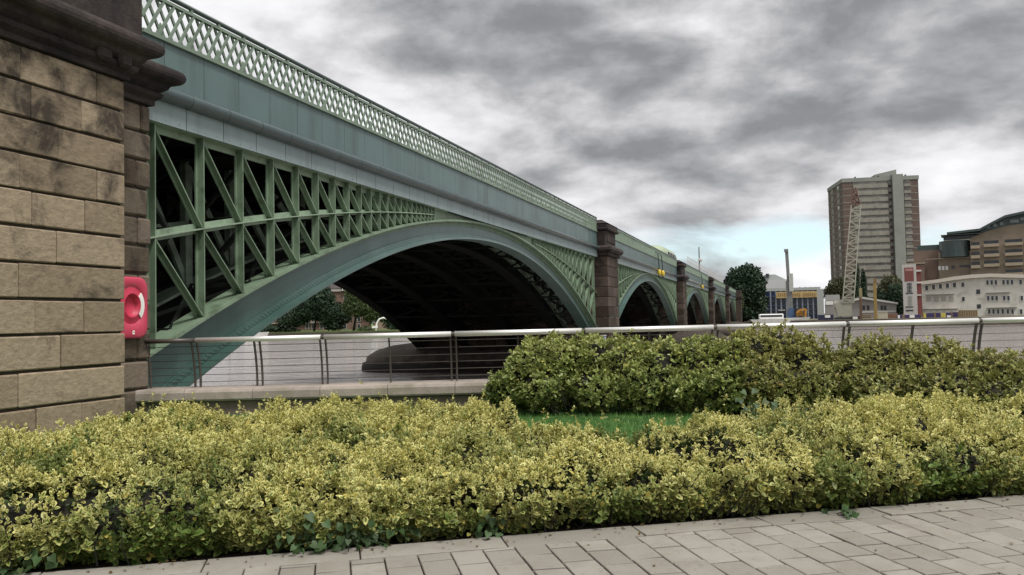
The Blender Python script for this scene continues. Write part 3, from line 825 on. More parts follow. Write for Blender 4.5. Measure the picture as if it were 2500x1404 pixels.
def front_hedge():
    root = tag(empty('variegated_hedge', tuple(ab2(1, 6.5)), 0), 'low yellow and green variegated hedge in the foreground beside the paving', 'hedge')
    root.location = (0, 0, 0)
    a0, a1 = -5.6, 8.8
    N = int(52000)
    a = a0+(a1-a0)*rng.random(N*2); t = rng.random(N*2)
    b, z, nb, nz, L = hedge_surface(a, t)
    keep = rng.random(N*2) < L/L.max()
    a, t, b, z, nb, nz = (q[keep] for q in (a, t, b, z, nb, nz))
    hole = fbm(a*2.3+11, b*2.3+z*2.5, 77, 2)              # thin spots that show the dark inside
    keep = rng.random(len(a)) < np.clip((hole-.27)/.15, .34, 1)
    a, b, z, nb, nz, hole = (q[keep] for q in (a, b, z, nb, nz, hole)); n = len(a)
    dep = np.abs(rng.normal(0, .05, n)); nv = norm(np.stack([0*nb, nb, nz], 1))
    tall = rng.random(n) < .025
    off = np.where(tall, rng.uniform(.02, .10, n)+np.where(rng.random(n) < .15, .07, 0), -dep)
    pos = e1[None]*a[:, None] + e2[None]*(b+off*nv[:, 1])[:, None]; pos[:, 2] = G + z + off*nv[:, 2]
    axis = e2[None]*nv[:, 1:2] + np.array([0, 0, 1])[None]*(nv[:, 2:3]+.45) + rng.normal(0, .38, (n, 3))
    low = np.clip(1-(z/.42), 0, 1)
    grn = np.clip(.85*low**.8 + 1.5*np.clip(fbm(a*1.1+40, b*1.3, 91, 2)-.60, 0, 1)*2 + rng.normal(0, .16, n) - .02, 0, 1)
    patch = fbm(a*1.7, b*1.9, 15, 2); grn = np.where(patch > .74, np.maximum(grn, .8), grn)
    ln = .036*(1+.2*rng.normal(size=n)).clip(.6, 1.5)*(1+.6*low)
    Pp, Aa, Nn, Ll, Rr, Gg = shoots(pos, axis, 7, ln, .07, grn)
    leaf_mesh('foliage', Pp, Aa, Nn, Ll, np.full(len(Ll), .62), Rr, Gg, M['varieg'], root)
    # inner leaves, shade of the hollows put into their dark green
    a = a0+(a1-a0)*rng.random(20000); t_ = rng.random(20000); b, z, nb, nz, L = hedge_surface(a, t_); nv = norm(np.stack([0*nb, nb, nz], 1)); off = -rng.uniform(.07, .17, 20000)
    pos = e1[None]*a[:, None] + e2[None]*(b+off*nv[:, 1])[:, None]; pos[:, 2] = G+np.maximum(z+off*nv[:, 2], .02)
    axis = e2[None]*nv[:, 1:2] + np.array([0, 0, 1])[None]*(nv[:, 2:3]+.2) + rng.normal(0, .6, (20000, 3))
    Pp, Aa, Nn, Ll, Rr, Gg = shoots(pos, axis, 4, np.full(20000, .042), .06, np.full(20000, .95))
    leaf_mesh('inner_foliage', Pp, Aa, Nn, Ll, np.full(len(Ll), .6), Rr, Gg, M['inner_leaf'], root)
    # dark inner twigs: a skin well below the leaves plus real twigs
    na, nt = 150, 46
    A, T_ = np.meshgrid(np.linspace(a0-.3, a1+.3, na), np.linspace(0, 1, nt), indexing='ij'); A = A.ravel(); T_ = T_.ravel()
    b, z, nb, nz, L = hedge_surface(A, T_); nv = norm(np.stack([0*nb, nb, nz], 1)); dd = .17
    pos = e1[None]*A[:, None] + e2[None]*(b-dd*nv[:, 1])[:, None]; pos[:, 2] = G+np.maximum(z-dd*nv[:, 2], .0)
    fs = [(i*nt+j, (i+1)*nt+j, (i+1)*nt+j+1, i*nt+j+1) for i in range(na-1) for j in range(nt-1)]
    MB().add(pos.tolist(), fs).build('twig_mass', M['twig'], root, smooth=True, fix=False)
    tw = MB()
    for i in range(900):
        a = random.uniform(a0, a1); tt = random.uniform(.0, .5)
        b, z, nb, nz, L = (float(q[0]) for q in hedge_surface(np.array([a]), np.array([tt])))
        p = ab2(a+random.uniform(-.15, .15), b+.12, G+max(0, z-.3)); q = ab2(a, b-.0, G+z+.01)
        tw.tube([p, (p+q)/2+rng.normal(0, .02, 3), q], [.006, .004, .002], 4, False)
    tw.build('twig', M['twig'], root)
    root_obj = root
    return root
front_hedge()

# ------------------------------------------------------------------ back shrubs
def shrub(label, cat, name, balls, m, ln, dens, k=6, seed=1, group=None, wd=.5, twigs=120, core=.80):
    root = tag(empty(name, (balls[0][0][0], balls[0][0][1], G)), label, cat, group); root.location = (0, 0, 0)
    C = np.array([b[0] for b in balls]); RR = np.array([b[1] for b in balls])      # centres and (rx, ry, rz)
    pos, axs, gr = [], [], []
    for i in range(len(balls)):
        rx, ry, rz = RR[i]; area = 4*math.pi*((rx*ry)**1.6/3+(rx*rz)**1.6/3+(ry*rz)**1.6/3)**(1/1.6)
        n = int(area*dens); v = norm(rng.normal(size=(n, 3)))
        bumps = 1+.34*(fbm(v[:, 0]*2.6+i*9, v[:, 1]*2.6+v[:, 2]*2.1, seed, 3)-.5)*2
        rad = bumps*(1-np.abs(rng.normal(0, .06, n)))
        p = C[i]+v*RR[i]*rad[:, None]
        inside = np.zeros(n, bool)
        for j in range(len(balls)):
            if j != i: inside |= (((p-C[j])/(RR[j]*.86))**2).sum(1) < 1
        ok = ~inside & (p[:, 2] > G+.03); thin = fbm(p[:, 0]*3+5, p[:, 1]*3+p[:, 2]*3.4, seed+8, 2)
        ok &= rng.random(n) < np.clip((thin-.22)/.14, .04, 1)
        pos.append(p[ok]); axs.append(norm(v/RR[i])[ok]); gr.append(np.clip(.85*(1-(p[ok][:, 2]-G)/.85)+rng.normal(0, .25, ok.sum())+.5*(fbm(p[ok][:, 0]*1.6, p[ok][:, 1]*1.6, seed+3, 2)-.5), 0, 1))
    pos = np.concatenate(pos); axs = np.concatenate(axs); gr = np.concatenate(gr); n = len(pos)
    tall = rng.random(n) < .05; pos = pos + np.where(tall[:, None], np.array([0, 0, 1])*rng.uniform(.03, .14, n)[:, None], 0)
    ax = axs*.8 + np.array([0, 0, .65]) + rng.normal(0, .35, (n, 3))
    l_ = ln*(1+.2*rng.normal(size=n)).clip(.6, 1.5)
    Pp, Aa, Nn, Ll, Rr, Gg = shoots(pos, ax, k, l_, .06, gr)
    leaf_mesh('foliage', Pp, Aa, Nn, Ll, np.full(len(Ll), wd), Rr, Gg, m, root)
    core_ = MB()
    for i in range(len(balls)):
        nu, nv_ = 14, 10; vs = []
        for a in range(nv_+1):
            for b in range(nu):
                th = math.pi*a/nv_; ph = 6.28319*b/nu
                v = np.array([math.sin(th)*math.cos(ph), math.sin(th)*math.sin(ph), math.cos(th)])
                q = C[i]+v*RR[i]*core; q[2] = max(q[2], G-.02); vs.append(q)
        core_.add(vs, [(a*nu+b, a*nu+(b+1) % nu, (a+1)*nu+(b+1) % nu, (a+1)*nu+b) for a in range(nv_) for b in range(nu)])
    core_.build('twig_mass', M['twig'], root, smooth=True, fix=False)
    if twigs:
        tw = MB()
        for i in range(twigs):
            q = pos[random.randrange(n)]; p = np.array([q[0]*.5+C[:, 0].mean()*.5, q[1]*.5+C[:, 1].mean()*.5, G]); p = q+(p-q)*.35; p[2] = max(G, q[2]-.35)
            tw.tube([p, (p+q)/2+rng.normal(0, .03, 3), q], [.01, .007, .003], 4, False)
        tw.build('twig', M['twig'], root)
    return root
def pd(px, d, h): v = f2*d + r2*((px-1255)/F*d); return (v[0], v[1], G+h)
def bl(px, d, h, w, rz, dp=.55): return (pd(px, d, h), (w, dp, rz))
# px column, distance, centre height, half width, half height
S1 = [bl(1237, 12.75, .36, .30, .30, .35), bl(1292, 12.75, 0.59, .40, .50, .42), bl(1360, 12.75, 0.65, .44, .50, .42), bl(1440, 12.75, 0.67, .46, .50, .42), bl(1525, 12.7, 0.61, .5, .5, .42),
      bl(1615, 12.6, 0.57, .5, .5, .42), bl(1705, 12.5, 0.57, .5, .5, .45), bl(1780, 12.4, 0.53, .5, .52, .45), bl(1330, 12.6, .40, .5, .34, .42), bl(1450, 12.55, .38, .5, .33, .42), bl(1560, 12.5, .38, .5, .34, .42), bl(1680, 12.3, .38, .5, .34, .42), bl(1765, 12.1, .36, .5, .36, .42)]
shrub('glossy green evergreen shrub in front of the railing, nearest the bridge arch', 'shrub', 'evergreen_shrub', S1, M['shrub_g'], .074, 330, 6, 3, 'evergreen shrubs along the railing')
S2 = [bl(1830, 12.4, 0.62, .42, .55), bl(1890, 12.5, 0.68, .46, .56), bl(1955, 12.4, 0.58, .46, .52), bl(2010, 12.1, 0.28, .42, .5), bl(1880, 11.9, .38, .55, .38), bl(1975, 11.8, .34, .5, .36)]
shrub('taller olive green rounded shrub reaching the steel handrail, middle of the row', 'shrub', 'evergreen_shrub', S2, M['shrub_o'], .066, 360, 6, 13, 'evergreen shrubs along the railing')
S3 = [bl(2075, 11.9, 0.41, .42, .48), bl(2130, 11.8, 0.53, .45, .54), bl(2215, 11.6, 0.45, .5, .55), bl(2300, 11.4, 0.43, .5, .55), bl(2380, 11.1, 0.35, .45, .5), bl(2450, 10.9, .42, .45, .46), bl(2520, 10.6, .34, .45, .42), bl(2580, 10.4, .25, .4, .38),
      bl(2150, 11.4, .34, .55, .36), bl(2300, 11.0, .34, .6, .36), bl(2430, 10.6, .28, .5, .32)]
shrub('brownish olive shrub at the right end of the row, sloping down', 'shrub', 'evergreen_shrub', S3, M['shrub_o'], .062, 370, 6, 23, 'evergreen shrubs along the railing')

# fallen leaves along the kerb
def litter():
    n = 260; a = rng.uniform(-5, 9, n); b = 5.47 - np.abs(rng.normal(0, .14, n)); b = np.where(rng.random(n) < .12, rng.uniform(3.6, 5.2, n), b)
    pos = e1[None]*a[:, None] + e2[None]*b[:, None]; pos[:, 2] = G+.006
    ax = rng.normal(size=(n, 3)); ax[:, 2] = .05; nr = rng.normal(0, .2, (n, 3)) + np.array([0, 0, 1])
    o = leaf_mesh('leaf_litter', pos, ax, nr, rng.uniform(.015, .035, n), np.full(n, .55), rng.random(n), rng.random(n), leaf_mat('dead_leaf', (.10, .065, .03), (.18, .13, .05), (.07, .045, .025), .5), None)
    tag(o, 'scattered dead leaves and soil crumbs along the kerb under the hedge', 'leaf litter', kind='stuff')
litter()
# bindweed at the foot of the hedge
def weed(px, py, zc, w, h, n, label, s=.052):
    n = int(n*.75)
    c = onZ(px, py, G+zc); root = tag(empty('bindweed', (c[0], c[1], G)), label, 'weed', 'bindweed growing through the hedge'); root.location = (0, 0, 0)
    u = rng.normal(0, .5, (n, 3)); pos = c[None] + e1[None]*(u[:, 0]*w)[:, None] + e2[None]*(u[:, 1]*.14+.07)[:, None] + np.array([0, 0, 1])[None]*(u[:, 2]*h)[:, None]
    pos[:, 2] = np.maximum(pos[:, 2], G+.02)
    ax = -e2[None]*.6 + e1[None]*rng.normal(0, .6, n)[:, None] + np.array([0, 0, -.75])[None] + rng.normal(0, .25, (n, 3))
    nr = -e2[None]*.8 + np.array([0, 0, .8])[None] + rng.normal(0, .35, (n, 3))
    leaf_mesh('leaf_spray', pos, ax, nr, s*(1+.25*rng.normal(size=n)).clip(.5, 1.4), np.full(n, .95), rng.random(n), np.full(n, .5), M['weed'], root, HEART, .12, .2)
    mb = MB()
    for i in range(0, n, 3):
        q = pos[i]; mb.tube([(q[0]+.05, q[1]+.03, G), tuple((q+c)/2), tuple(q)], .003, 4, False)
    mb.build('stem', M['weed'], root)
weed(850, 1305, .10, .45, .11, 90, 'broad leaved bindweed spilling onto the kerb, largest clump')
weed(730, 1310, .12, .2, .16, 40, 'bindweed climbing the hedge just left of the largest clump')
weed(1215, 1290, .07, .12, .12, 24, 'small bindweed clump under the middle of the hedge')
weed(40, 1385, .06, .3, .09, 45, 'bindweed clump in the bottom left corner by the kerb')
weed(1840, 985, .62, .18, .10, 30, 'bindweed on top of the hedge beside the open grass')
weed(2075, 1248, .05, .1, .05, 14, 'few dark bindweed leaves low under the right of the hedge', .05)

# ------------------------------------------------------------------ river and far banks
tag(q4([f2*(DW+.2)+r2*-900+np.array([0, 0, W]), f2*(DW+.2)+r2*900+np.array([0, 0, W]), f2*900+r2*1500+np.array([0, 0, W]), f2*900+r2*-1500+np.array([0, 0, W])]).build('river', M['water']), kind='structure')
M['far_ground'] = mat('far_ground', (.14, .13, .09), .9, .3, .2)
M['far_grass'] = mat('far_grass', (.09, .13, .035), .9, .25, .3)
M['mud'] = mat('quay_wall', (.085, .07, .055), .9, .3, .5, dirt=(.04, .04, .03), dirt_amt=.6, dirt_scale=.4)
XB = 192.
ZR, ZL = -1.75, -2.3
def prismh(poly, z0, z1, name, m): return MB().hprism(poly, z0, z1).build(name, m)
tag(prismh([(XB, 8), (XB+3, -220), (1500, -900), (1500, 8)], W-.5, ZR, 'far_bank', M['far_ground']), kind='structure')
tag(prismh([(XB, 420), (XB-2, 24), (1500, 24), (1500, 1500)], W-.5, ZL, 'grassy_bank', M['far_grass']), kind='structure')
qw = MB().box(XB-.6, XB-.02, -210, 8, W-.5, ZR+.12); tag(qw.build('quay_wall', M['mud']), 'long dark quay wall along the far right bank, below the tower block', 'wall')
qw = MB().box(XB-2.7, XB-2.05, 24, 300, W-.5, ZL-.2); tag(qw.build('embankment_wall', M['mud']), 'low pale embankment wall across the river, seen under the near arch', 'wall')

def site(name, px0, py0, d, label, cat, group=None, turn=None):
    al = math.atan((px0-1255)/F) if turn is None else 0.
    p = P(px0, py0, d); o = empty(name, tuple(p), YAW-math.pi/2-al+(turn or 0)); tag(o, label, cat, group)
    k = d/F; kx = math.cos(al)
    def L(px, py):                                   # local x, z in metres
        dx = px-px0; up = py0-py
        return (dx+up*.024)*k*kx, (up-dx*.0209)*k
    return o, L
def B2(L, x0, y0, x1, y1): a = L(x0, y1); b = L(x1, y0); return a[0], b[0], a[1], b[1]   # px left, py top, px right, py bottom
def rb(mb, L, x0, y0, x1, y1, d0, d1):
    a, b, c, d = B2(L, x0, y0, x1, y1); return mb.box(a, b, d0, d1, c, d)
M['glass'] = mat('window_glass', (.035, .042, .05), .12, .3, .6)
M['glass_b'] = mat('blue_glass', (.03, .045, .11), .15, .3, .5)
M['pale_frame'] = mat('pale_frame', (.62, .62, .60), .5, .05)

# tower block
def tower():
    d = 330.; o, L = site('tower_block', 2161, 775, d, 'tall brown and grey council tower block of about eighteen storeys', 'tower block', turn=R(-9))
    k = d/F; H = (775-440)*k; wd = 88*k
    M['tw_brick'] = mat('tower_brick', (.115, .082, .068), .85, .15, .4, dirt=(.08, .06, .05), dirt_amt=.4, dirt_scale=.15)
    M['tw_panel'] = mat('tower_panel', (.235, .225, .195), .8, .14, .5, dirt=(.15, .14, .12), dirt_amt=.4, dirt_scale=.3)
    M['tw_stair'] = mat('tower_stair', (.225, .24, .215), .8, .1, .4, dirt=(.15, .17, .14), dirt_amt=.4, dirt_scale=.2)
    hw = wd; dp = 26.
    MB().box(-hw, hw, 0, dp, -3, H).build('brick_wall', M['tw_brick'], o)
    MB().box(-hw-.25, hw+.25, -.25, dp+.2, H, H+1.6).build('roof_parapet', M['tw_stair'], o)
    MB().add([(-.05*hw, 4, H+1.6), (.52*hw, 4, H+1.6), (.52*hw, 14, H+1.6), (-.05*hw, 14, H+1.6), (-.05*hw, 4, H+3.3), (.52*hw, 4, H+5.0), (.52*hw, 14, H+5.0), (-.05*hw, 14, H+3.3)],
             [(0,3,2,1),(4,5,6,7),(0,1,5,4),(1,2,6,5),(2,3,7,6),(3,0,4,7)]).build('plant_room', M['tw_stair'], o)
    MB().box(.30*hw, .58*hw, -1.6, 4, -3, H+2.2).build('stair_shaft', M['tw_stair'], o)
    for q in (-.62, .0, .72): MB().box(q*hw, q*hw+.6, 3, 3.6, H+1.6, H+2.6).build('vent', M['glass'], o)
    mat_twg = mat('tower_glass', (.12, .115, .105), .3, .5, .35)
    nf = 20; fh = H/nf
    for i in range(nf):
        z = i*fh
        MB().box(-.72*hw, .2*hw, -.05, .0, z, z+fh).build('bay_wall', M['tw_panel'], o)
        p = MB().box(-.72*hw, .20*hw, -.35, 0, z+.02, z+1.7)
        p.box(.62*hw, .80*hw, -.3, 0, z+.02, z+1.25)
        p.box(-hw-.06, -.72*hw, -.06, .0, z-.1, z+.18); p.box(.80*hw, hw+.06, -.06, 0, z-.1, z+.18); p.box(-hw-.12, -hw, 0, dp, z-.1, z+.18)
        p.build('floor_band', M['tw_panel'], o)
        g = MB()
        for q in range(8):
            a = -.72*hw+.92*hw*q/8; g.box(a+.12, a+.92*hw/8-.12, -.12, 0, z+1.72, z+fh-.25)
        g.box(.205*hw, .295*hw, -.5, .3, z+.9, z+fh-.3); g.box(.63*hw, .78*hw, -.12, 0, z+1.35, z+fh-.2)
        g.build('window', mat_twg, o)
        s = MB()
        for y in (5., 16.): s.box(-hw-.14, -hw, y, y+4.2, z+.4, z+fh-.4)
        s.build('side_window', M['tw_panel'], o)
        if i % 3 == 1: MB().box(-hw-.2, -hw-.14, 6.2, 7.8, z+1.1, z+2.3).build('window_pane', M['pale_frame'], o)
tower()

# brown riverside apartments with a curved roof
def brown():
    d = 245.; o, L = site('curved_roof_apartments', 2360, 775, d, 'brown brick apartment building with dark sweeping curved roof and stacked balconies', 'apartment building')
    tan = mat('tan_brick', (.215, .175, .13), .85, .14, .35, dirt=(.14, .11, .08), dirt_amt=.35, dirt_scale=.2)
    red = mat('red_brick', (.18, .128, .10), .85, .12, .35); dk = mat('dark_green_metal', (.045, .07, .065), .4, .2, .5)
    cream = mat('cream_render', (.33, .275, .20), .8, .1)
    MB().prism([L(2372, 775), L(2372, 582), L(2395, 572), L(2450, 557), L(2560, 545), L(2560, 775)], 0, 20).build('main_wall', tan, o)
    rb(MB(), L, 2296, 612, 2373, 775, 1.5, 18).build('link_wall', tan, o)
    w2 = rb(MB(), L, 2232, 606, 2300, 775, 3, 18); rb(w2, L, 2205, 640, 2256, 775, 1.0, 17); w2.build('side_wall', red, o)
    rb(MB(), L, 2236, 590, 2300, 612, 8, 16).build('roof_room', dk, o)
    roof = [L(2315, 566), L(2395, 560), L(2425, 545), L(2455, 531), L(2500, 523), L(2565, 520)]
    MB().prism(roof+[(x, z-.7) for x, z in roof[::-1]], -1.5, 20).build('roof', dk, o)
    MB().prism([L(2398, 570), L(2398, 563), L(2428, 549), L(2458, 535), L(2502, 527), L(2560, 524), L(2560, 551), L(2450, 560)], .4, 2).build('attic_glazing', dk, o)
    for a, b in ((2412, 2420), (2428, 2437), (2444, 2452), (2468, 2488), (2492, 2540)):
        y = 552-(a-2412)*.2
        rb(MB(), L, a, y, b, y+8, .1, .6).build('window', mat('grey_glass', (.16, .20, .20), .2), o)
    # cylindrical glass bay
    cx, _ = L(2333, 600); z0 = L(2333, 626)[1]; z1 = L(2333, 586)[1]
    MB().lathe([(.01, z0), (4.2, z0), (4.2, z1), (.01, z1)], 20, (cx, 3.2, 0)).build('glass_bay', mat('green_glass', (.04, .06, .058), .25, .2, .6), o)
    rb(MB(), L, 2300, 570, 2398, 574, -1, 8).build('canopy', dk, o)
    rb(MB(), L, 2306, 574, 2392, 584, 1, 6).build('penthouse_window', M['glass'], o)
    # balconies in three stacks
    for x0, x1, n0 in ((2374, 2394, 0), (2405, 2440, 1), (2455, 2495, 1), (2505, 2550, 1)):
        for i in range(4):
            y = 590+i*24 + (0 if n0 else 2) - (x0-2374)*.03
            if y > 660: continue
            rb(MB(), L, x0, y, x1, y+8, -.06, .5).build('balcony_recess', M['glass'], o)
            rb(MB(), L, x0-1, y+8, x1+1, y+16, -.9, .02).build('balcony_front', cream, o)
    rb(MB(), L, 2345, 646, 2372, 651, 1.3, 1.6).build('balcony_recess', M['glass'], o)
    for x in (2292, 2301, 2310): rb(MB(), L, x, 648, x+6, 658, 1.3, 1.6).build('window', M['pale_frame'], o)
    rb(MB(), L, 2325, 647, 2333, 654, 1.3, 1.6).build('window', M['glass'], o)
    rb(MB(), L, 2205, 638, 2258, 642, .6, 1.2).build('coping', cream, o); rb(MB(), L, 2262, 627, 2372, 631, 1.0, 1.7).build('coping', cream, o)
brown()

# white riverside building
def white_building():
    d = 212.; o, L = site('white_building', 2370, 775, d, 'white three storey riverside building with curved parapet and rows of small windows', 'building')
    wh = mat('white_render', (.60, .58, .53), .8, .1, .4, dirt=(.27, .255, .22), dirt_amt=.3, dirt_scale=.3); band = mat('cream_band', (.56, .52, .45), .7, .05)
    top = [L(2243, 686), L(2290, 681), L(2330, 675), L(2370, 671), L(2420, 669), L(2480, 672), L(2580, 676)]
    MB().prism([L(2243, 776)]+top+[L(2580, 782)], 0, 16).build('wall', wh, o)
    MB().prism(top+[(x, z-.9) for x, z in top[::-1]], -.9, 16.2).build('roof_parapet', band, o)
    for i in range(5):
        x = 2255+i*17.5; y = 694-i*1.6
        f = rb(MB(), L, x, y, x+13, y+14, -.22, .02).build('window', wh, o); rb(MB(), L, x+3, y+2, x+10, y+13, -.28, -.2).build('pane', M['glass'], f)
    for x, y, w, h in ((2349, 690, 6, 10), (2350, 725, 6, 10), (2385, 707, 9, 11), (2386, 743, 9, 10)):
        rb(MB(), L, x, y, x+w, y+h, -.1, .02).build('window', M['glass'], o)
    for y, xs in ((683, (2408, 2418, 2428, 2446, 2456, 2466, 2486)), (721, (2409, 2419, 2429, 2447, 2457, 2488)), (753, (2411, 2421, 2432, 2443, 2455, 2466, 2486))):
        for x in xs:
            f = rb(MB(), L, x, y, x+8, y+15, -.14, .02).build('window', M['pale_frame'], o); rb(MB(), L, x+1.5, y+2, x+6.5, y+13, -.18, -.12).build('pane', M['glass'], f)
    for y0, x0, x1 in ((714, 2407, 2465), (750, 2409, 2480), (717, 2258, 2330), (753, 2250, 2340)):
        rb(MB(), L, x0, y0, x1, y0+2, -.7, .02).build('balcony_slab', mat('slab_grey', (.30, .28, .25), .8), o)
    for i in range(4):
        x = 2260+i*19; rb(MB(), L, x, 724, x+12, 735, -.1, .02).build('window', mat('blind', (.36, .35, .32), .6), o)
    for i in range(5):
        x = 2256+i*17; rb(MB(), L, x, 757, x+12, 768, -.1, .02).build('window', M['pale_frame'], o)
white_building()

def sign_tower():
    d = 209.; o, L = site('sign_tower', 2223, 775, d, 'narrow white sign tower with maroon top panel and stacked dark characters beside the white building', 'sign')
    rb(MB(), L, 2207, 645, 2238, 777, 0, 4).build('white_frame', mat('sign_white', (.47, .45, .435), .7), o)
    MB().box(*[L(2238, 660)[0], L(2250, 660)[0]], 1.0, 4, L(2244, 775)[1], L(2244, 650)[1]).build('red_side', mat('maroon', (.17, .05, .045), .7), o)
    for y0, y1 in ((659, 663), (688, 692), (719, 722)): rb(MB(), L, 2238, y0, 2251, y1, .7, 1.2).build('white_strip', M['pale_frame'], o)
    rb(MB(), L, 2210, 653, 2232, 687, -.06, .01).build('red_panel', mat('sign_red', (.19, .06, .055), .7), o)
    t = MB()
    for i in range(4): rb(t, L, 2212.5+i*4.6, 656, 2215.8+i*4.6, 662, -.1, -.055)
    t.build('pale_lettering', mat('letter_pink', (.48, .26, .24), .7), o)
    t = MB()
    for y in (691, 699, 707):                         # three dark characters
        rb(t, L, 2216, y, 2227, y+1.4, -.06, .005); rb(t, L, 2214.5, y+2.6, 2228.5, y+4, -.06, .005); rb(t, L, 2216, y+5, 2227.5, y+6.2, -.06, .005); rb(t, L, 2220.5, y-.3, 2222.5, y+6.5, -.065, .005)
    rb(t, L, 2212, 714.5, 2230, 717.5, -.06, .005); rb(t, L, 2211, 748, 2230, 751, -.06, .005); rb(t, L, 2212, 756, 2230, 760, -.06, .005)
    t.build('dark_lettering', M['glass'], o)
    t = MB()
    for y in (723, 731, 739):
        rb(t, L, 2217, y, 2228, y+1.2, -.06, .005); rb(t, L, 2219, y+2.4, 2226, y+3.8, -.06, .005); rb(t, L, 2217, y+4.8, 2228, y+5.8, -.06, .005)
    t.build('grey_lettering', mat('letter_grey', (.28, .27, .26), .7), o)
sign_tower()

def blue_office():
    d = 245.; o, L = site('glazed_warehouse', 1940, 782, d, 'blue glazed warehouse with grey grid frame and a long gold banner', 'warehouse')
    gr = mat('grey_cladding', (.36, .38, .37), .6, .06)
    rb(MB(), L, 1866, 704, 2000, 784, .6, 22).build('wall', M['glass_b'], o)
    rb(MB(), L, 1862, 701, 2003, 711, .2, 22.2).build('roof_edge', gr, o)
    rb(MB(), L, 1996, 706, 2010, 784, 0, 22.3).build('end_wall', gr, o)
    f = MB()
    for i in range(11): x = 1868+i*13; rb(f, L, x, 710, x+1.6, 784, .25, .62)
    for y in (722, 733, 744, 755, 766): rb(f, L, 1864, y, 1998, y+2.4, .2, .6)
    f.build('window_grid', mat('grid_blue_grey', (.20, .23, .28), .5), o)
    for i in range(10):
        for j in range(4):
            x = 1869.6+i*13+1.5; y = 724.4+j*11+1
            rb(MB(), L, x, y, x+9, y+7, .5, .58).build('window', M['glass'], o)
    b = rb(MB(), L, 1896, 711, 1994, 728, -.2, .1).build('banner', mat('gold_banner', (.46, .34, .15), .7, .1), o)
    t = MB(); rr = random.Random(3)
    for i in range(18):
        x = 1899+i*5.2
        if i in (5, 6, 11): continue
        rb(t, L, x, 715+rr.random()*1.5, x+3.4, 723+rr.random()*2, -.24, -.19)
    t.build('banner_lettering', mat('brown_letter', (.27, .17, .07), .7), b)
    rb(MB(), L, 1900, 756, 1917, 759, -1.5, .3).build('door_canopy', gr, o)
    for i in range(4): rb(MB(), L, 1952+i*13, 700.5, 1955+i*13, 703, 2, 3).build('vent', M['glass'], o)
blue_office()
def hall():
    d = 285.; o, L = site('white_hall', 1900, 775, d, 'big pale windowless hall with sloping grey roof rising behind the blue warehouse', 'hall')
    rb(MB(), L, 1862, 682, 1932, 780, 0, 25).build('wall', mat('white_cladding', (.52, .52, .53), .6, .04), o)
    MB().prism([L(1864, 682), L(1866, 669), L(1893, 668), L(1922, 682)], 6, 24).build('roof', mat('grey_roof', (.34, .36, .35), .6), o)
    rb(MB(), L, 1920, 690, 1926, 702, -.1, .05).build('window', M['glass'], o); rb(MB(), L, 1870, 666, 1878, 676, 5, 6).build('vent', M['glass'], o)
hall()
def shed():
    d = 215.; o, L = site('grey_shed', 2125, 775, d, 'low grey shed with shallow pitched pale roof and small windows behind the crane', 'shed')
    wl = mat('shed_grey', (.27, .25, .245), .8, .08); rf = mat('shed_roof', (.50, .49, .47), .6)
    MB().prism([L(2012, 778), L(2012, 733), L(2080, 730), L(2108, 727), L(2188, 741), L(2188, 778)], 0, 14).build('wall', wl, o)
    MB().prism([L(2060, 737), L(2060, 733), L(2108, 725), L(2192, 739), L(2192, 743), L(2108, 730)], -.8, 14.3).build('roof', rf, o)
    for x in (2074, 2106, 2117, 2150, 2158): rb(MB(), L, x, 746, x+6, 757, -.1, .02).build('window', M['glass'], o)
    rb(MB(), L, 2014, 735, 2033, 744, -.12, .02).build('sign_board', M['white'], o)
    rb(MB(), L, 2100, 758, 2186, 764, -.12, .02).build('skirting_board', rf, o)
    a = MB(); rb(a, L, 2012, 718, 2046, 734, 4, 12); a.build('side_wall', mat('annex', (.33, .33, .31), .8), o)
shed()

# crane: pale lattice boom with red tip leaning over the yard
def crane():
    d = 200.; o, L = site('lattice_crane', 2065, 782, d, 'pale cream lattice boom crane with red tip standing on the quay before the tower block', 'crane')
    cr = mat('crane_cream', (.34, .335, .275), .7, .12); rd = mat('crane_red', (.15, .088, .075), .8)
    def boom(p0, p1, w0, w1, n, m, name):
        mb = MB(); (xa, za), (xb, zb) = L(*p0), L(*p1)
        cs = lambda t: [np.array([xa+(xb-xa)*t+sx*(w0+(w1-w0)*t)/2, -2+sy*(w0+(w1-w0)*t)/2, za+(zb-za)*t]) for sx, sy in ((-1, -1), (1, -1), (1, 1), (-1, 1))]
        for i in range(n):
            A, B_ = cs(i/n), cs((i+1)/n)
            for k in range(4):
                mb.beam(A[k], B_[k], .24, .24); mb.beam(A[k], B_[(k+1) % 4] if i % 2 else B_[(k+3) % 4], .2, .2); mb.beam(A[k], A[(k+1) % 4], .18, .18)
        return mb.build(name, m, o)
    boom((2071, 740), (2093, 505), 2.5, 2.1, 18, cr, 'boom'); boom((2093, 505), (2089, 462), 1.9, .8, 5, rd, 'boom_tip')
    ca = MB(); ca.prism([L(2036, 741), L(2038, 734), L(2103, 729), L(2101, 732), L(2056, 742)], -2.4, -.8); ca.build('jib_counterweight', mat('crane_white', (.58, .57, .50), .6), o)
    bd = MB(); bd.prism([L(2038, 741), L(2081, 741), L(2078, 772), L(2048, 772)], -3.2, .5); bd.build('machine_house', cr, o)
    lg = MB()
    for x in (2040, 2052, 2078): (a, z1), (_, z0) = L(x, 770), L(x, 786); lg.box(a-.25, a+.25, -3, -2.2, z0, z1+2)
    lg.build('leg', cr, o)
    tr_ = MB(); rb(tr_, L, 2038, 774, 2084, 783, -3.4, -.2); tr_.build('track', M['glass'], o)
crane()
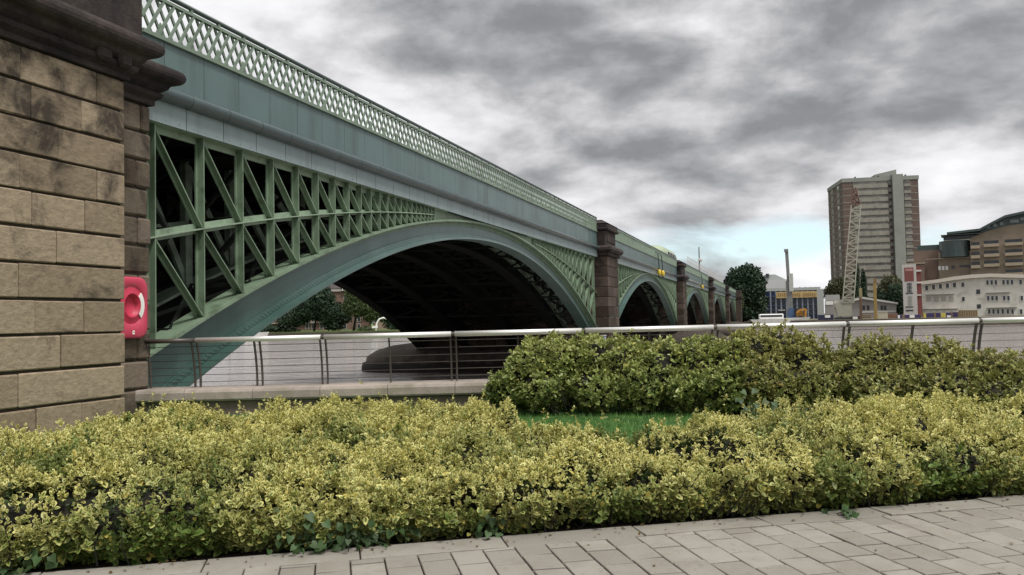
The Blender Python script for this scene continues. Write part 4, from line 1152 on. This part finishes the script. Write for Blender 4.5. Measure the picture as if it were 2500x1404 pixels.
def rig():
    d = 195.; o, L = site('piling_rig', 1930, 782, d, 'slim grey piling rig mast with blue base on the quay left of the tower block', 'piling rig')
    gy = mat('rig_grey', (.17, .175, .175), .5); bl_ = mat('rig_blue', (.06, .12, .25), .5)
    (xa, za), (xb, zb) = L(1931, 775), L(1922, 613)
    mb = MB(); mb.beam((xa, 0, za), (xa+(xb-xa)*.55, 0, za+(zb-za)*.55), 1.3, 1.2, up=(0, 1, 0)); mb.beam((xa+(xb-xa)*.55, 0, za+(zb-za)*.55), (xb, 0, zb), .75, .7, up=(0, 1, 0))
    mb.build('mast', gy, o)
    hd = MB(); rb(hd, L, 1916, 608, 1926, 615, -.6, .6); hd.build('mast_head', gy, o)
    dr = MB(); rb(dr, L, 1928, 668, 1937, 712, -1, -.5); dr.build('drive_unit', mat('rig_pale', (.42, .43, .40), .5), o)
    (x, z) = L(1932, 776); MB().prism([L(1921, 783), L(1928, 752), L(1937, 752), L(1942, 783)], -1, 1).build('base', bl_, o)
rig()
def excavator():
    d = 192.; o, L = site('yellow_excavator', 1958, 782, d, 'orange yellow excavator beside the piling rig on the quay', 'excavator')
    ye = mat('plant_yellow', (.45, .22, .04), .5)
    b = MB(); rb(b, L, 1944, 760, 1962, 772, 0, 2.5); b.build('body', ye, o)
    a = MB(); p = [L(1946, 764), L(1952, 757), L(1968, 755)], L(1966, 776)
    (x1, z1), (x2, z2), (x3, z3) = p[0]; (x4, z4) = p[1]
    a.beam((x1, -.5, z1), (x2, -.5, z2), .5, .5); a.beam((x2, -.5, z2), (x3, -.5, z3), .5, .5); a.beam((x3, -.5, z3), (x4, -.5, z4), .45, .45); a.build('arm', ye, o)
    rb(MB(), L, 1942, 773, 1966, 780, -.2, 2.7).build('track', M['glass'], o); rb(MB(), L, 1944, 753, 1950, 761, .2, 2).build('cab', M['glass'], o)
excavator()
def simple(name, px0, py0, d, label, cat, parts, group=None):
    o, L = site(name, px0, py0, d, label, cat, group)
    for nm, m, boxes in parts:
        mb = MB()
        for b in boxes: rb(mb, L, *b)
        mb.build(nm, m, o, bevel=.05)
    return o
def boat(px, py, d, ln, label, m):
    o, L = site('workboat', px, py, d, label, 'boat'); o.rotation_euler[2] += R(6)
    vs = []; n = 9
    for z, s in ((-.5, .82), (.9, 1.0)):
        for i in range(n): t = i/(n-1); vs.append((ln*(t-.5)*s, -1.6*s*math.sin(math.pi*min(1, (1-t)*2.2+.0)/2), z+.35*t*t))
        for i in range(n): t = 1-i/(n-1); vs.append((ln*(t-.5)*s, 1.6*s*math.sin(math.pi*min(1, (1-t)*2.2)/2), z+.35*t*t))
    k = 2*n; MB().add(vs, [(i, (i+1) % k, (i+1) % k+k, i+k) for i in range(k)]+[tuple(range(k, 2*k))]).build('hull', m, o)
    MB().cbox(-ln*.35, ln*.05, -1, 1, .9, 2.1, .15).build('cabin', M['white'], o); MB().box(-ln*.33, ln*.03, -1.02, -.99, 1.4, 1.85).build('window', M['glass'], o)
M['wh_hull'] = mat('white_hull', (.62, .62, .60), .4)
boat(1905, 789, 183, 13., 'white workboat moored along the quay beneath the piling rig', M['wh_hull'])
boat(622, 823, 205, 7., 'small white launch by the far bank, far left under the arch', M['wh_hull'])
navy = mat('navy_steel', (.02, .022, .06), .5); purple = mat('purple_hoarding', (.045, .03, .11), .6); posty = mat('yellow_poster', (.52, .46, .10), .6); wood = mat('timber', (.20, .14, .075), .85, .2)
crm = mat('cream_container', (.45, .42, .32), .6); ye2 = mat('yellow_paint', (.27, .185, .06), .7)
simple('steel_container', 2016, 784, 194, 'navy steel container with white notice near the crane', 'container', [('body', navy, [(1997, 768, 2035, 783, 0, 2.4)]), ('notice', M['white'], [(2014, 770, 2027, 776, -.06, .02)]), ('door', navy, [(2029, 769, 2034.5, 782, -.08, .02)])])
simple('steel_container', 2150, 780, 194, 'cream steel container on the quay in front of the grey shed', 'container', [('body', crm, [(2134, 762, 2167, 780, 0, 2.4)]), ('door', mat('cream_door', (.40, .37, .28), .6), [(2136, 763, 2146, 779, -.08, .02)]), ('roof_rim', crm, [(2133.5, 761, 2167.5, 762.5, -.1, 2.5)])])
simple('tool_chest', 2091, 783, 194, 'dark tool chest with white notice beside the brown post', 'chest', [('body', mat('maroon_steel', (.06, .03, .04), .6), [(2080, 771, 2101, 783, 0, 2)]), ('notice', M['white'], [(2082, 773, 2094, 780, -.06, .02)])])
simple('timber_stack', 2117, 781, 194, 'stack of brown timber boards on the quay', 'timber', [('board', wood, [(2103, 768, 2127, 772, 0, 2), (2102, 773, 2128, 777, .1, 2.1), (2103, 778, 2127, 782, 0, 2)])])
simple('mooring_post', 2137, 782, 190, 'tall yellow mooring post on the quay', 'post', [('shaft', ye2, [(2134.5, 690, 2140.5, 780, 0, .6)]), ('cap', mat('post_cap', (.20, .12, .05), .7), [(2134, 680, 2141, 690, -.05, .65)])])
simple('mooring_post', 2102, 785, 190, 'brown timber mooring post with pale head between crane and yellow post', 'post', [('shaft', mat('post_brown', (.12, .07, .045), .8), [(2099.5, 727, 2104.5, 785, 0, .5)]), ('cap', mat('post_head', (.25, .22, .11), .8), [(2098.5, 704, 2105.5, 727, -.05, .6)])])
lab = ['purple hoarding panel with a white notice, left of the sign tower', 'purple hoarding panel below the red sign tower', 'purple hoarding panel with one yellow poster at its left edge', 'purple hoarding panel with large yellow poster and small white one', 'narrow plain purple hoarding panel beside the timber fence']
for i, (a, b, y) in enumerate(((2189, 2203, 769), (2209, 2248, 768), (2255, 2280, 764), (2285, 2322, 763), (2326, 2338, 762))):
    pr = [('board', purple, [(a, y, b, y+13, 0, .15)]), ('post', wood, [(a-2.5, y-1, a-.3, y+15, -.05, .2), (b+.3, y-1, b+2.5, y+15, -.05, .2)])]
    if i == 0: pr.append(('notice', M['white'], [(a+3, y+1, a+8, y+9, -.05, .01)]))
    if i == 1: pr.append(('notice', M['white'], [(a+12, y+1, a+24, y+8, -.05, .01)]))
    if i == 2: pr.append(('poster', posty, [(a, y+1, a+6, y+12, -.05, .01)]))
    if i == 3: pr += [('poster', posty, [(a+12, y+1, a+24, y+12, -.05, .01)]), ('notice', M['white'], [(a+27, y+7, a+36, y+12, -.05, .01)])]
    simple('hoarding_panel', (a+b)/2, y+15, 193, lab[i], 'hoarding', pr, 'purple hoarding panels on the quay')
simple('timber_fence', 2364, 780, 193, 'pale brown close boarded timber fence before the white building', 'fence', [('board', wood, [(2341+i*5.8, 757, 2346+i*5.8, 776, 0, .1+.04*(i % 2)) for i in range(8)]), ('rail', wood, [(2340, 761, 2388, 763, .14, .25)])])
simple('timber_fence', 2178, 781, 195, 'low reddish board fence between cream container and hoarding', 'fence', [('board', mat('red_board', (.20, .11, .075), .85), [(2168+i*5, 766, 2172.6+i*5, 781, 0, .1) for i in range(5)])])

# ------------------------------------------------------------------ trees
def tree(px, py, d, label, blobs, m, size=.45, dens=5., trunk=True, group=None, name='broadleaf_tree', cat='tree', trunk_r=.3, up=.3):
    o, L = site(name, px, py, d, label, cat, group); k = d/F
    pos, nr = [], []
    for (cx, cy, rx, ry) in blobs:
        x, z = L(cx, cy); rx_, rz_ = rx*k, ry*k; ry_ = rx_*.9
        area = 4*math.pi*(rx_*rz_); n = int(area*dens)
        v = norm(rng.normal(size=(n, 3))); bump = 1+.35*(fbm(v[:, 0]*2.2+cx, v[:, 2]*2.2+v[:, 1]*1.7, 5, 3)-.5)*2
        rad = bump*(1-.45*rng.random(n)**2.2)
        pos.append(np.stack([x+v[:, 0]*rx_*rad, 2+v[:, 1]*ry_*rad, z+v[:, 2]*rz_*rad], 1)); nr.append(v)
    pos = np.concatenate(pos); v = np.concatenate(nr); n = len(pos)
    ax = rng.normal(size=(n, 3)) + np.array([0, 0, up])
    leaf_mesh('crown', pos, ax, v+rng.normal(0, .6, (n, 3)), size*(1+.3*rng.normal(size=n)).clip(.4, 1.8), np.full(n, .75), rng.random(n), np.clip(rng.normal(.5, .3, n), 0, 1), m, o)
    co = MB()
    for (cx, cy, rx, ry) in blobs:
        x, z = L(cx, cy); nu, nv_ = 10, 7; vs = []
        for a in range(nv_+1):
            for b in range(nu):
                th = math.pi*a/nv_; ph = 6.28319*b/nu; w = .62*(1+.2*math.sin(3*ph+a))
                vs.append((x+math.sin(th)*math.cos(ph)*rx*k*w, 2+math.sin(th)*math.sin(ph)*rx*k*.9*w, z+math.cos(th)*ry*k*w))
        co.add(vs, [(a*nu+b, a*nu+(b+1) % nu, (a+1)*nu+(b+1) % nu, (a+1)*nu+b) for a in range(nv_) for b in range(nu)])
    co.build('inner_branches', M['twig'], o, smooth=True, fix=False)
    if trunk:
        x0, z0 = L(px, py); mb = MB(); cx, cy = blobs[0][:2]; x1, z1 = L(cx, cy)
        mb.tube([(x0, 2, z0-.6), ((x0+x1)/2+.1, 2, (z0+z1)/2), (x1, 2, z1)], [trunk_r, trunk_r*.7, trunk_r*.35], 8)
        for (bx, by, rx, ry) in blobs[1:]:
            x2, z2 = L(bx, by); mb.tube([((x0+x1)/2, 2, (z0+z1)/2), ((x1+x2)/2, 2.2, (z1+z2)/2-.2), (x2, 2, z2)], [trunk_r*.5, trunk_r*.35, trunk_r*.15], 6)
        mb.build('trunk', M['twig'], o, smooth=True)
    return o
tree(1815, 800, 212, 'large dark rounded tree at the far end of the bridge', [(1815, 715, 36, 40), (1838, 700, 32, 36), (1800, 690, 26, 34), (1825, 672, 26, 28), (1848, 742, 26, 34), (1795, 730, 26, 34), (1820, 762, 30, 26), (1852, 770, 18, 20), (1782, 700, 16, 24), (1846, 678, 16, 22)], M['tree_dark'], .55, 16, trunk_r=.5)
tree(1800, 800, 205, 'pale straggling bush against the dark tree by the last arch', [(1808, 735, 10, 22), (1800, 748, 8, 12)], M['tree_mid'], .3, 10)
tree(2096, 782, 222, 'tall slim dark cypress behind the crane boom', [(2092, 690, 7, 34), (2092, 720, 9, 30), (2094, 665, 4.5, 22)], M['tree_dark'], .35, 22, name='cypress_tree', group='cypress trees behind the crane', up=1.5)
tree(2112, 782, 224, 'shorter slim dark cypress right of the crane boom', [(2110, 700, 7, 32), (2110, 725, 8, 26), (2109, 676, 4, 18)], M['tree_dark'], .35, 22, name='cypress_tree', group='cypress trees behind the crane', up=1.5)
tree(2040, 782, 250, 'olive green tree at the foot of the tower block on its left', [(2042, 705, 22, 26), (2025, 715, 16, 18), (2056, 700, 16, 24)], M['tree_olive'], .5, 12)
tree(2180, 782, 250, 'bushy olive green tree at the foot of the tower block on its right', [(2178, 700, 26, 28), (2160, 715, 22, 26), (2196, 715, 16, 28), (2172, 735, 28, 24)], M['tree_olive'], .5, 12)
tree(2195, 782, 235, 'dark tree between the grey shed and the sign tower', [(2185, 722, 20, 30), (2200, 745, 10, 24), (2170, 740, 16, 22), (2150, 728, 12, 18)], M['tree_dark'], .5, 14)
# under the near arch
tree(765, 815, 228, 'dark leafy tree on the far bank, leftmost under the arch', [(775, 745, 40, 36), (830, 770, 30, 26), (700, 782, 26, 18), (785, 728, 30, 24), (745, 758, 32, 30), (800, 765, 34, 30), (770, 720, 28, 20), (725, 775, 22, 22), (815, 790, 26, 18)], M['tree_dark'], .5, 14, trunk_r=.35)
tree(862, 812, 222, 'lighter green tree with visible trunk, middle of the trees under the arch', [(872, 740, 30, 32), (925, 762, 26, 20), (885, 725, 26, 20), (940, 775, 18, 14), (895, 750, 30, 30), (862, 718, 22, 18), (910, 768, 24, 22), (850, 748, 14, 20)], M['tree_mid'], .45, 13, trunk_r=.4)
tree(892, 814, 216, 'low rounded green bush on the grass under the arch', [(895, 806, 20, 9), (880, 808, 14, 6)], M['tree_mid'], .35, 14, trunk=False, name='round_bush', cat='bush')
tree(955, 812, 224, 'dark bush beside the white arched frame across the river', [(955, 792, 20, 14), (975, 800, 16, 10)], M['tree_dark'], .4, 14, trunk=False, name='round_bush', cat='bush')
tree(680, 815, 226, 'long dark clipped bush near the bank, left under the arch', [(672, 803, 22, 9), (705, 806, 24, 8), (650, 806, 16, 8)], M['tree_dark'], .4, 14, trunk=False, name='round_bush', cat='bush')

tree(560, 815, 226, 'round dark tree on the far bank, hidden behind the near arch foot', [(560, 760, 40, 36), (525, 770, 34, 30), (595, 775, 34, 28)], M['tree_dark'], .5, 12)
tree(440, 815, 226, 'paler tree on the far bank behind the abutment', [(440, 765, 44, 34), (400, 770, 36, 30), (475, 780, 34, 26)], M['tree_mid'], .5, 12)
def houses():
    d = 262.; br = mat('house_brick', (.15, .092, .072), .85, .2, .4); rf = mat('slate_roof', (.135, .115, .12), .7, .12, .3); lt = mat('house_pale', (.33, .31, .285), .7)
    o, L = site('brick_mansion', 790, 815, d, 'red brick mansion block with grey slate roof and white dormers behind the trees', 'apartment building')
    rb(MB(), L, 600, 708, 905, 815, 0, 14).build('wall', br, o)
    MB().prism([L(596, 709), L(640, 660), L(840, 655), L(915, 703)], -.6, 14.5).build('roof', rf, o)
    for x in (690, 742, 834, 860):
        f = rb(MB(), L, x, 697, x+13, 710, -1.3, .5).build('window', M['white'], o); rb(MB(), L, x+2, 699, x+11, 709, -1.36, -1.28).build('pane', M['glass'], f)
    for x in (655, 690, 705, 745, 760, 780, 838, 872):
        for y in (722, 745, 772, 790):
            f = rb(MB(), L, x, y, x+9, y+14, -.15, .03).build('window', lt, o); rb(MB(), L, x+1.5, y+1.5, x+7.5, y+12.5, -.2, -.13).build('pane', M['glass'], f)
    for y in (742, 788): rb(MB(), L, 602, y, 800, y+2.5, -.9, .02).build('balcony_slab', lt, o)
    rb(MB(), L, 812, 690, 820, 712, -.3, 3).build('chimney', br, o); rb(MB(), L, 806, 706, 834, 712, -.6, .4).build('cornice', lt, o)
    o, L = site('slate_roof_house', 985, 812, 256, 'low house with a long dark slate roof and white windows, seen under the far rib', 'house')
    rb(MB(), L, 915, 776, 1060, 815, 0, 10).build('wall', mat('stock_brick', (.25, .19, .14), .85), o)
    MB().prism([L(905, 778), L(925, 705), L(1000, 715), L(1068, 781)], -.5, 11).build('roof', rf, o)
    for x in (958, 976, 994):
        f = rb(MB(), L, x, 775, x+12, 788, -.25, .03).build('window', M['white'], o); rb(MB(), L, x+2, 777, x+10, 787, -.3, -.22).build('pane', M['glass'], f)
houses()
def white_arch():
    o, L = site('arched_frame', 935, 812, 215, 'white arched frame on the far bank beside the dark bush', 'arch')
    mb = MB(); pts = [L(918, 802), L(920, 788), L(926, 779), L(936, 776), L(946, 779)]
    mb.tube([(x, 0, z) for x, z in [L(918, 812)]+pts], .22, 8); mb.build('tube', M['white'], o, smooth=True)
    mb = MB(); rb(mb, L, 908, 796, 922, 801, -.3, .3); mb.build('crossbar', M['white'], o)
    o2, L = site('mooring_post', 1003, 812, 214, 'pale mooring post by the far bank, right of the dark bush', 'post')
    rb(MB(), L, 1000, 803, 1006, 818, 0, .6).build('shaft', M['pale_frame'], o2); rb(MB(), L, 999.5, 801.5, 1006.5, 803, -.1, .7).build('cap', M['white'], o2)
white_arch()

# ------------------------------------------------------------------ things on the bridge
yl = mat('lamp_yellow', (.60, .44, .04), .4)
def nav_lamp(px, py, label, big=1.0):
    p = onY(px, py, YF-.25); o = tag(empty('navigation_lamp', tuple(p)), label, 'lamp', 'yellow lamps hanging on the second and third spans')
    b = MB(); b.tube([(0, 0, .55*big), (-.25, .05, 1.9*big), (-.35, .26, 2.1*big)], .05, 6); b.build('hanger', M['dark_rail'], o, smooth=True)
    MB().lathe([(.01, .52*big), (.10, .50*big), (.17, .36*big), (.17, .12*big), (.12, 0), (.01, 0)], 14).build('lamp_body', yl, o, smooth=True)
    MB().lathe([(.01, -.01), (.09, -.02), (.11, -.16*big), (.01, -.2*big)], 12).build('lens', M['glass'], o, smooth=True)
nav_lamp(1610, 672, 'yellow lamp on a thin hanger, left of the pair on the second span')
nav_lamp(1618.5, 674, 'yellow lamp on a thin hanger, right of the pair on the second span')
nav_lamp(1715, 705, 'small yellow lamp on the third span beyond the second pier')
p = onY(1708, 660, 11.2); o = tag(empty('floodlight_pole', (p[0], 11.2, 5.0)), 'slim grey pole with two angled floodlights above the third span', 'lamp post')
MB().tube([(0, 0, 0), (0, 0, 5.0)], [.12, .08], 8).build('pole', M['dark_rail'], o, smooth=True)
for sx in (1, -1): MB().cbox(.25*sx-.3+.3*sx, .25*sx+.3+.3*sx, -.4, .1, 2.9, 3.3, .05).build('floodlight', M['pale_frame'], o)
# train on the near track
tp = onY(1590, 594, 13.2)
o = tag(empty('train_coach', (tp[0], 13.2, 5.06)), 'pale green rounded train coach showing above the parapet of the second span', 'train')
tg = mat('train_green', (.36, .44, .30), .35); LEN = 12.0
prof = [(-1.35, .7), (-1.4, 1.6), (-1.36, 2.3), (-1.1, 2.85), (-.6, 3.12), (0, 3.2), (.6, 3.12), (1.1, 2.85), (1.36, 2.3), (1.4, 1.6), (1.35, .7)]
hz = (tp[2]-5.06)/3.2
mb = MB(); st = [(0, .70), (.3, .82), (.9, .92), (1.8, .98), (3.0, 1.0), (LEN-1, 1.0), (LEN, .95)]; n = len(prof)
mb.add([(x, y*s, .7+(z*hz-.7)*s if z > 1 else z) for x, s in st for y, z in prof], [(i*n+j, i*n+j+1, (i+1)*n+j+1, (i+1)*n+j) for i in range(len(st)-1) for j in range(n-1)]+[tuple(range(n)), tuple(range((len(st)-1)*n, len(st)*n))])
mb.build('body', tg, o, smooth=True)
for i in range(3): MB().box(3.2+i*2.4, 5.0+i*2.4, -1.44, -1.36, 1.5, 2.1).build('window', M['glass'], o)
for x in (2.5, LEN-2.5): MB().box(x-1.2, x+1.2, -1.1, 1.1, 0.0, .68).build('bogie', M['black'], o)
# mesh screen on the parapet beyond the coach
s0, s1 = tp[0]+LEN+1, 165.
mb = MB(); x = s0
while x < s1: mb.beam((x, YF+.25, 6.0), (x, YF+.25, 7.25), .06, .06); x += 1.6
for z in (6.15, 6.7, 7.22): mb.beam((s0, YF+.25, z), (s1, YF+.25, z), .035, .035)
o = mb.build('mesh_screen', M['pale_frame']); tag(o, 'pale mesh safety screen standing above the parapet beyond the train coach', 'screen')
p = P(1473, 818, 47.5); o = tag(empty('depth_gauge_post', (p[0], p[1], W-.5)), 'pale blue gauge post at the foot of the first pier', 'post')
MB().box(-.18, .18, -.12, .12, 0, p[2]-W+.45).build('shaft', mat('gauge_blue', (.30, .36, .42), .5), o); MB().box(-.2, .2, -.14, .14, p[2]-W+.455, p[2]-W+.5).build('cap', M['pale_frame'], o)

# ------------------------------------------------------------------ sky, sun, camera
def make_world():
    w = bpy.data.worlds.new('World'); scene.world = w; t = NT(w); bg = t.n['Background']
    SUN_EL, SUN_AZ = R(60), R(238)                    # direction towards the sun: behind the camera, to the right
    sd = Vector((math.cos(SUN_EL)*math.cos(SUN_AZ), math.cos(SUN_EL)*math.sin(SUN_AZ), math.sin(SUN_EL)))
    sky = t.new('ShaderNodeTexSky', sky_type='NISHITA', sun_disc=False, sun_elevation=SUN_EL, sun_rotation=math.pi/2-SUN_AZ)
    sky.air_density = 1.0; sky.dust_density = 1.0
    tc = t.new('ShaderNodeTexCoord'); nv = t.new('ShaderNodeVectorMath', operation='NORMALIZE'); t.link(tc.outputs['Generated'], nv.inputs[0])
    sp = t.new('ShaderNodeSeparateXYZ'); t.link(nv.outputs[0], sp.inputs[0])
    az = t.math('ARCTAN2', sp.outputs[1], sp.outputs[0]); el = t.math('ARCSINE', sp.outputs[2])
    # cloud deck: noise on the direction, flattened so banks lie level and crowd towards the horizon
    zz = t.math('POWER', t.math('MAXIMUM', sp.outputs[2], 0.0), .8)
    cv = t.new('ShaderNodeCombineXYZ'); t.link(sp.outputs[0], cv.inputs[0]); t.link(sp.outputs[1], cv.inputs[1]); t.link(t.math('MULTIPLY', zz, 2.1), cv.inputs[2])
    big = t.noise(2.1, 3, .5, vec=cv.outputs[0], dist=.2)
    def lumps(dz):
        v = cv.outputs[0]
        if dz:
            ad = t.new('ShaderNodeVectorMath', operation='ADD'); t.link(v, ad.inputs[0]); ad.inputs[1].default_value = (0, 0, dz); v = ad.outputs[0]
        n1 = t.noise(5.2, 10, .55, vec=v, dist=.12)
        return n1
    l0, l1 = lumps(0), lumps(.055)
    relief = t.math('SUBTRACT', l0, l1)               # lit tops, dark undersides of each bank
    dens = t.math('ADD', t.math('MULTIPLY', big, .42), t.math('MULTIPLY', l0, .55))
    dens = t.math('SUBTRACT', dens, t.math('MULTIPLY', relief, .75))
    dens = t.math('ADD', .5, t.math('MULTIPLY', t.math('SUBTRACT', dens, .482), 1.3))
    def blob(px, py, sx, sy, amt):
        v = ray(px, py); v = v/np.linalg.norm(v); a0, e0 = math.atan2(v[1], v[0]), math.asin(v[2])
        da = t.math('DIVIDE', t.math('SUBTRACT', az, a0), sx/F); de = t.math('DIVIDE', t.math('SUBTRACT', el, e0), sy/F)
        g = t.math('EXPONENT', t.math('MULTIPLY', t.math('ADD', t.math('MULTIPLY', da, da), t.math('MULTIPLY', de, de)), -1.))
        return t.math('MULTIPLY', g, amt)
    acc = t.math('SUBTRACT', dens, .03)
    for q in CLOUDS: acc = t.math('ADD', acc, blob(*q))
    c = t.ramp(acc, [(.20, (7.4, 7.4, 7.5)), (.34, (6.2, 6.2, 6.35)), (.44, (4.5, 4.45, 4.6)), (.53, (2.97, 3.0, 3.1)), (.62, (2.02, 2.06, 2.14)), (.78, (1.58, 1.61, 1.68))])
    # openings with blue sky low above the horizon
    op = t.noise(6.0, 6, .55, vec=cv.outputs[0], dist=.5)
    hole = t.math('ADD', t.math('SUBTRACT', .36, t.math('ABSOLUTE', t.math('SUBTRACT', op, .5))), -.42)
    for q in HOLES: hole = t.math('ADD', hole, blob(*q))
    hm = t.remap(hole, .12, .42)
    lift = t.mix(1., sky.outputs[0], (1.15, 1.2, 1.15), 'MULTIPLY')
    blue = t.mix(.62, lift, (6.2, 7.6, 8.1))
    c = t.mix(hm, c, blue)
    # sky brightening added round the sun, behind the camera, to light the facade
    dt = t.new('ShaderNodeVectorMath', operation='DOT_PRODUCT'); t.link(nv.outputs[0], dt.inputs[0]); dt.inputs[1].default_value = sd
    glow = t.math('POWER', t.math('MAXIMUM', dt.outputs['Value'], 0.), 3.)
    gl = t.new('ShaderNodeCombineColor')
    for i, k in enumerate((5.5, 5.3, 4.9)): t.link(t.math('MULTIPLY', glow, k), gl.inputs[i])
    c = t.mix(1., c, gl.outputs[0], 'ADD')
    t.link(c, bg.inputs[0]); bg.inputs[1].default_value = .1
    L_ = bpy.data.lights.new('sun', 'SUN'); L_.energy = 2.0; L_.angle = R(14); L_.color = (1., .96, .9)
    so = bpy.data.objects.new('sun', L_); col.objects.link(so); so.rotation_euler = (-sd).to_track_quat('-Z', 'Y').to_euler()
CLOUDS = [(760, 80, 250, 200, -.22), (1000, 330, 260, 120, -.10), (1400, 420, 120, 70, -.16), (1120, 190, 200, 80, .09), (1180, 40, 160, 60, .05),
          (1850, 150, 420, 110, .12), (2250, 190, 300, 90, .08), (1950, 330, 380, 70, .09), (1500, 350, 160, 50, .05), (2440, 330, 120, 60, -.13), (2420, 500, 180, 90, -.12),
          (1600, 520, 400, 60, -.06), (1700, 290, 200, 40, -.05), (1400, 30, 250, 60, .05), (2300, 30, 350, 60, .04), (1500, 650, 500, 60, -.10), (1960, 640, 100, 80, -.25), (1560, 590, 60, 30, -.18)]
HOLES = [(1700, 610, 230, 75, .50), (1960, 580, 120, 55, .50), (1380, 580, 110, 50, .34), (2290, 590, 80, 50, .45), (1560, 700, 300, 40, .1)]
make_world()

cam = bpy.data.cameras.new('camera'); co = bpy.data.objects.new('camera', cam); col.objects.link(co)
cam.sensor_fit = 'HORIZONTAL'; cam.sensor_width = 36.; cam.lens = F/2500*36.; cam.clip_start = .1; cam.clip_end = 5000
mw = Matrix(((_r[0], _u[0], -_f[0], 0), (_r[1], _u[1], -_f[1], 0), (_r[2], _u[2], -_f[2], 0), (0, 0, 0, 1)))
co.matrix_world = mw; scene.camera = co
vs_ = scene.view_settings; vs_.view_transform = 'Standard'; vs_.look = 'None'; vs_.gamma = 1.0; vs_.use_curve_mapping = False; vs_.exposure = .50
scene.render.engine = 'CYCLES'
scene.cycles.max_bounces = 6; scene.cycles.diffuse_bounces = 3; scene.cycles.glossy_bounces = 3; scene.cycles.transmission_bounces = 3; scene.cycles.use_denoising = True
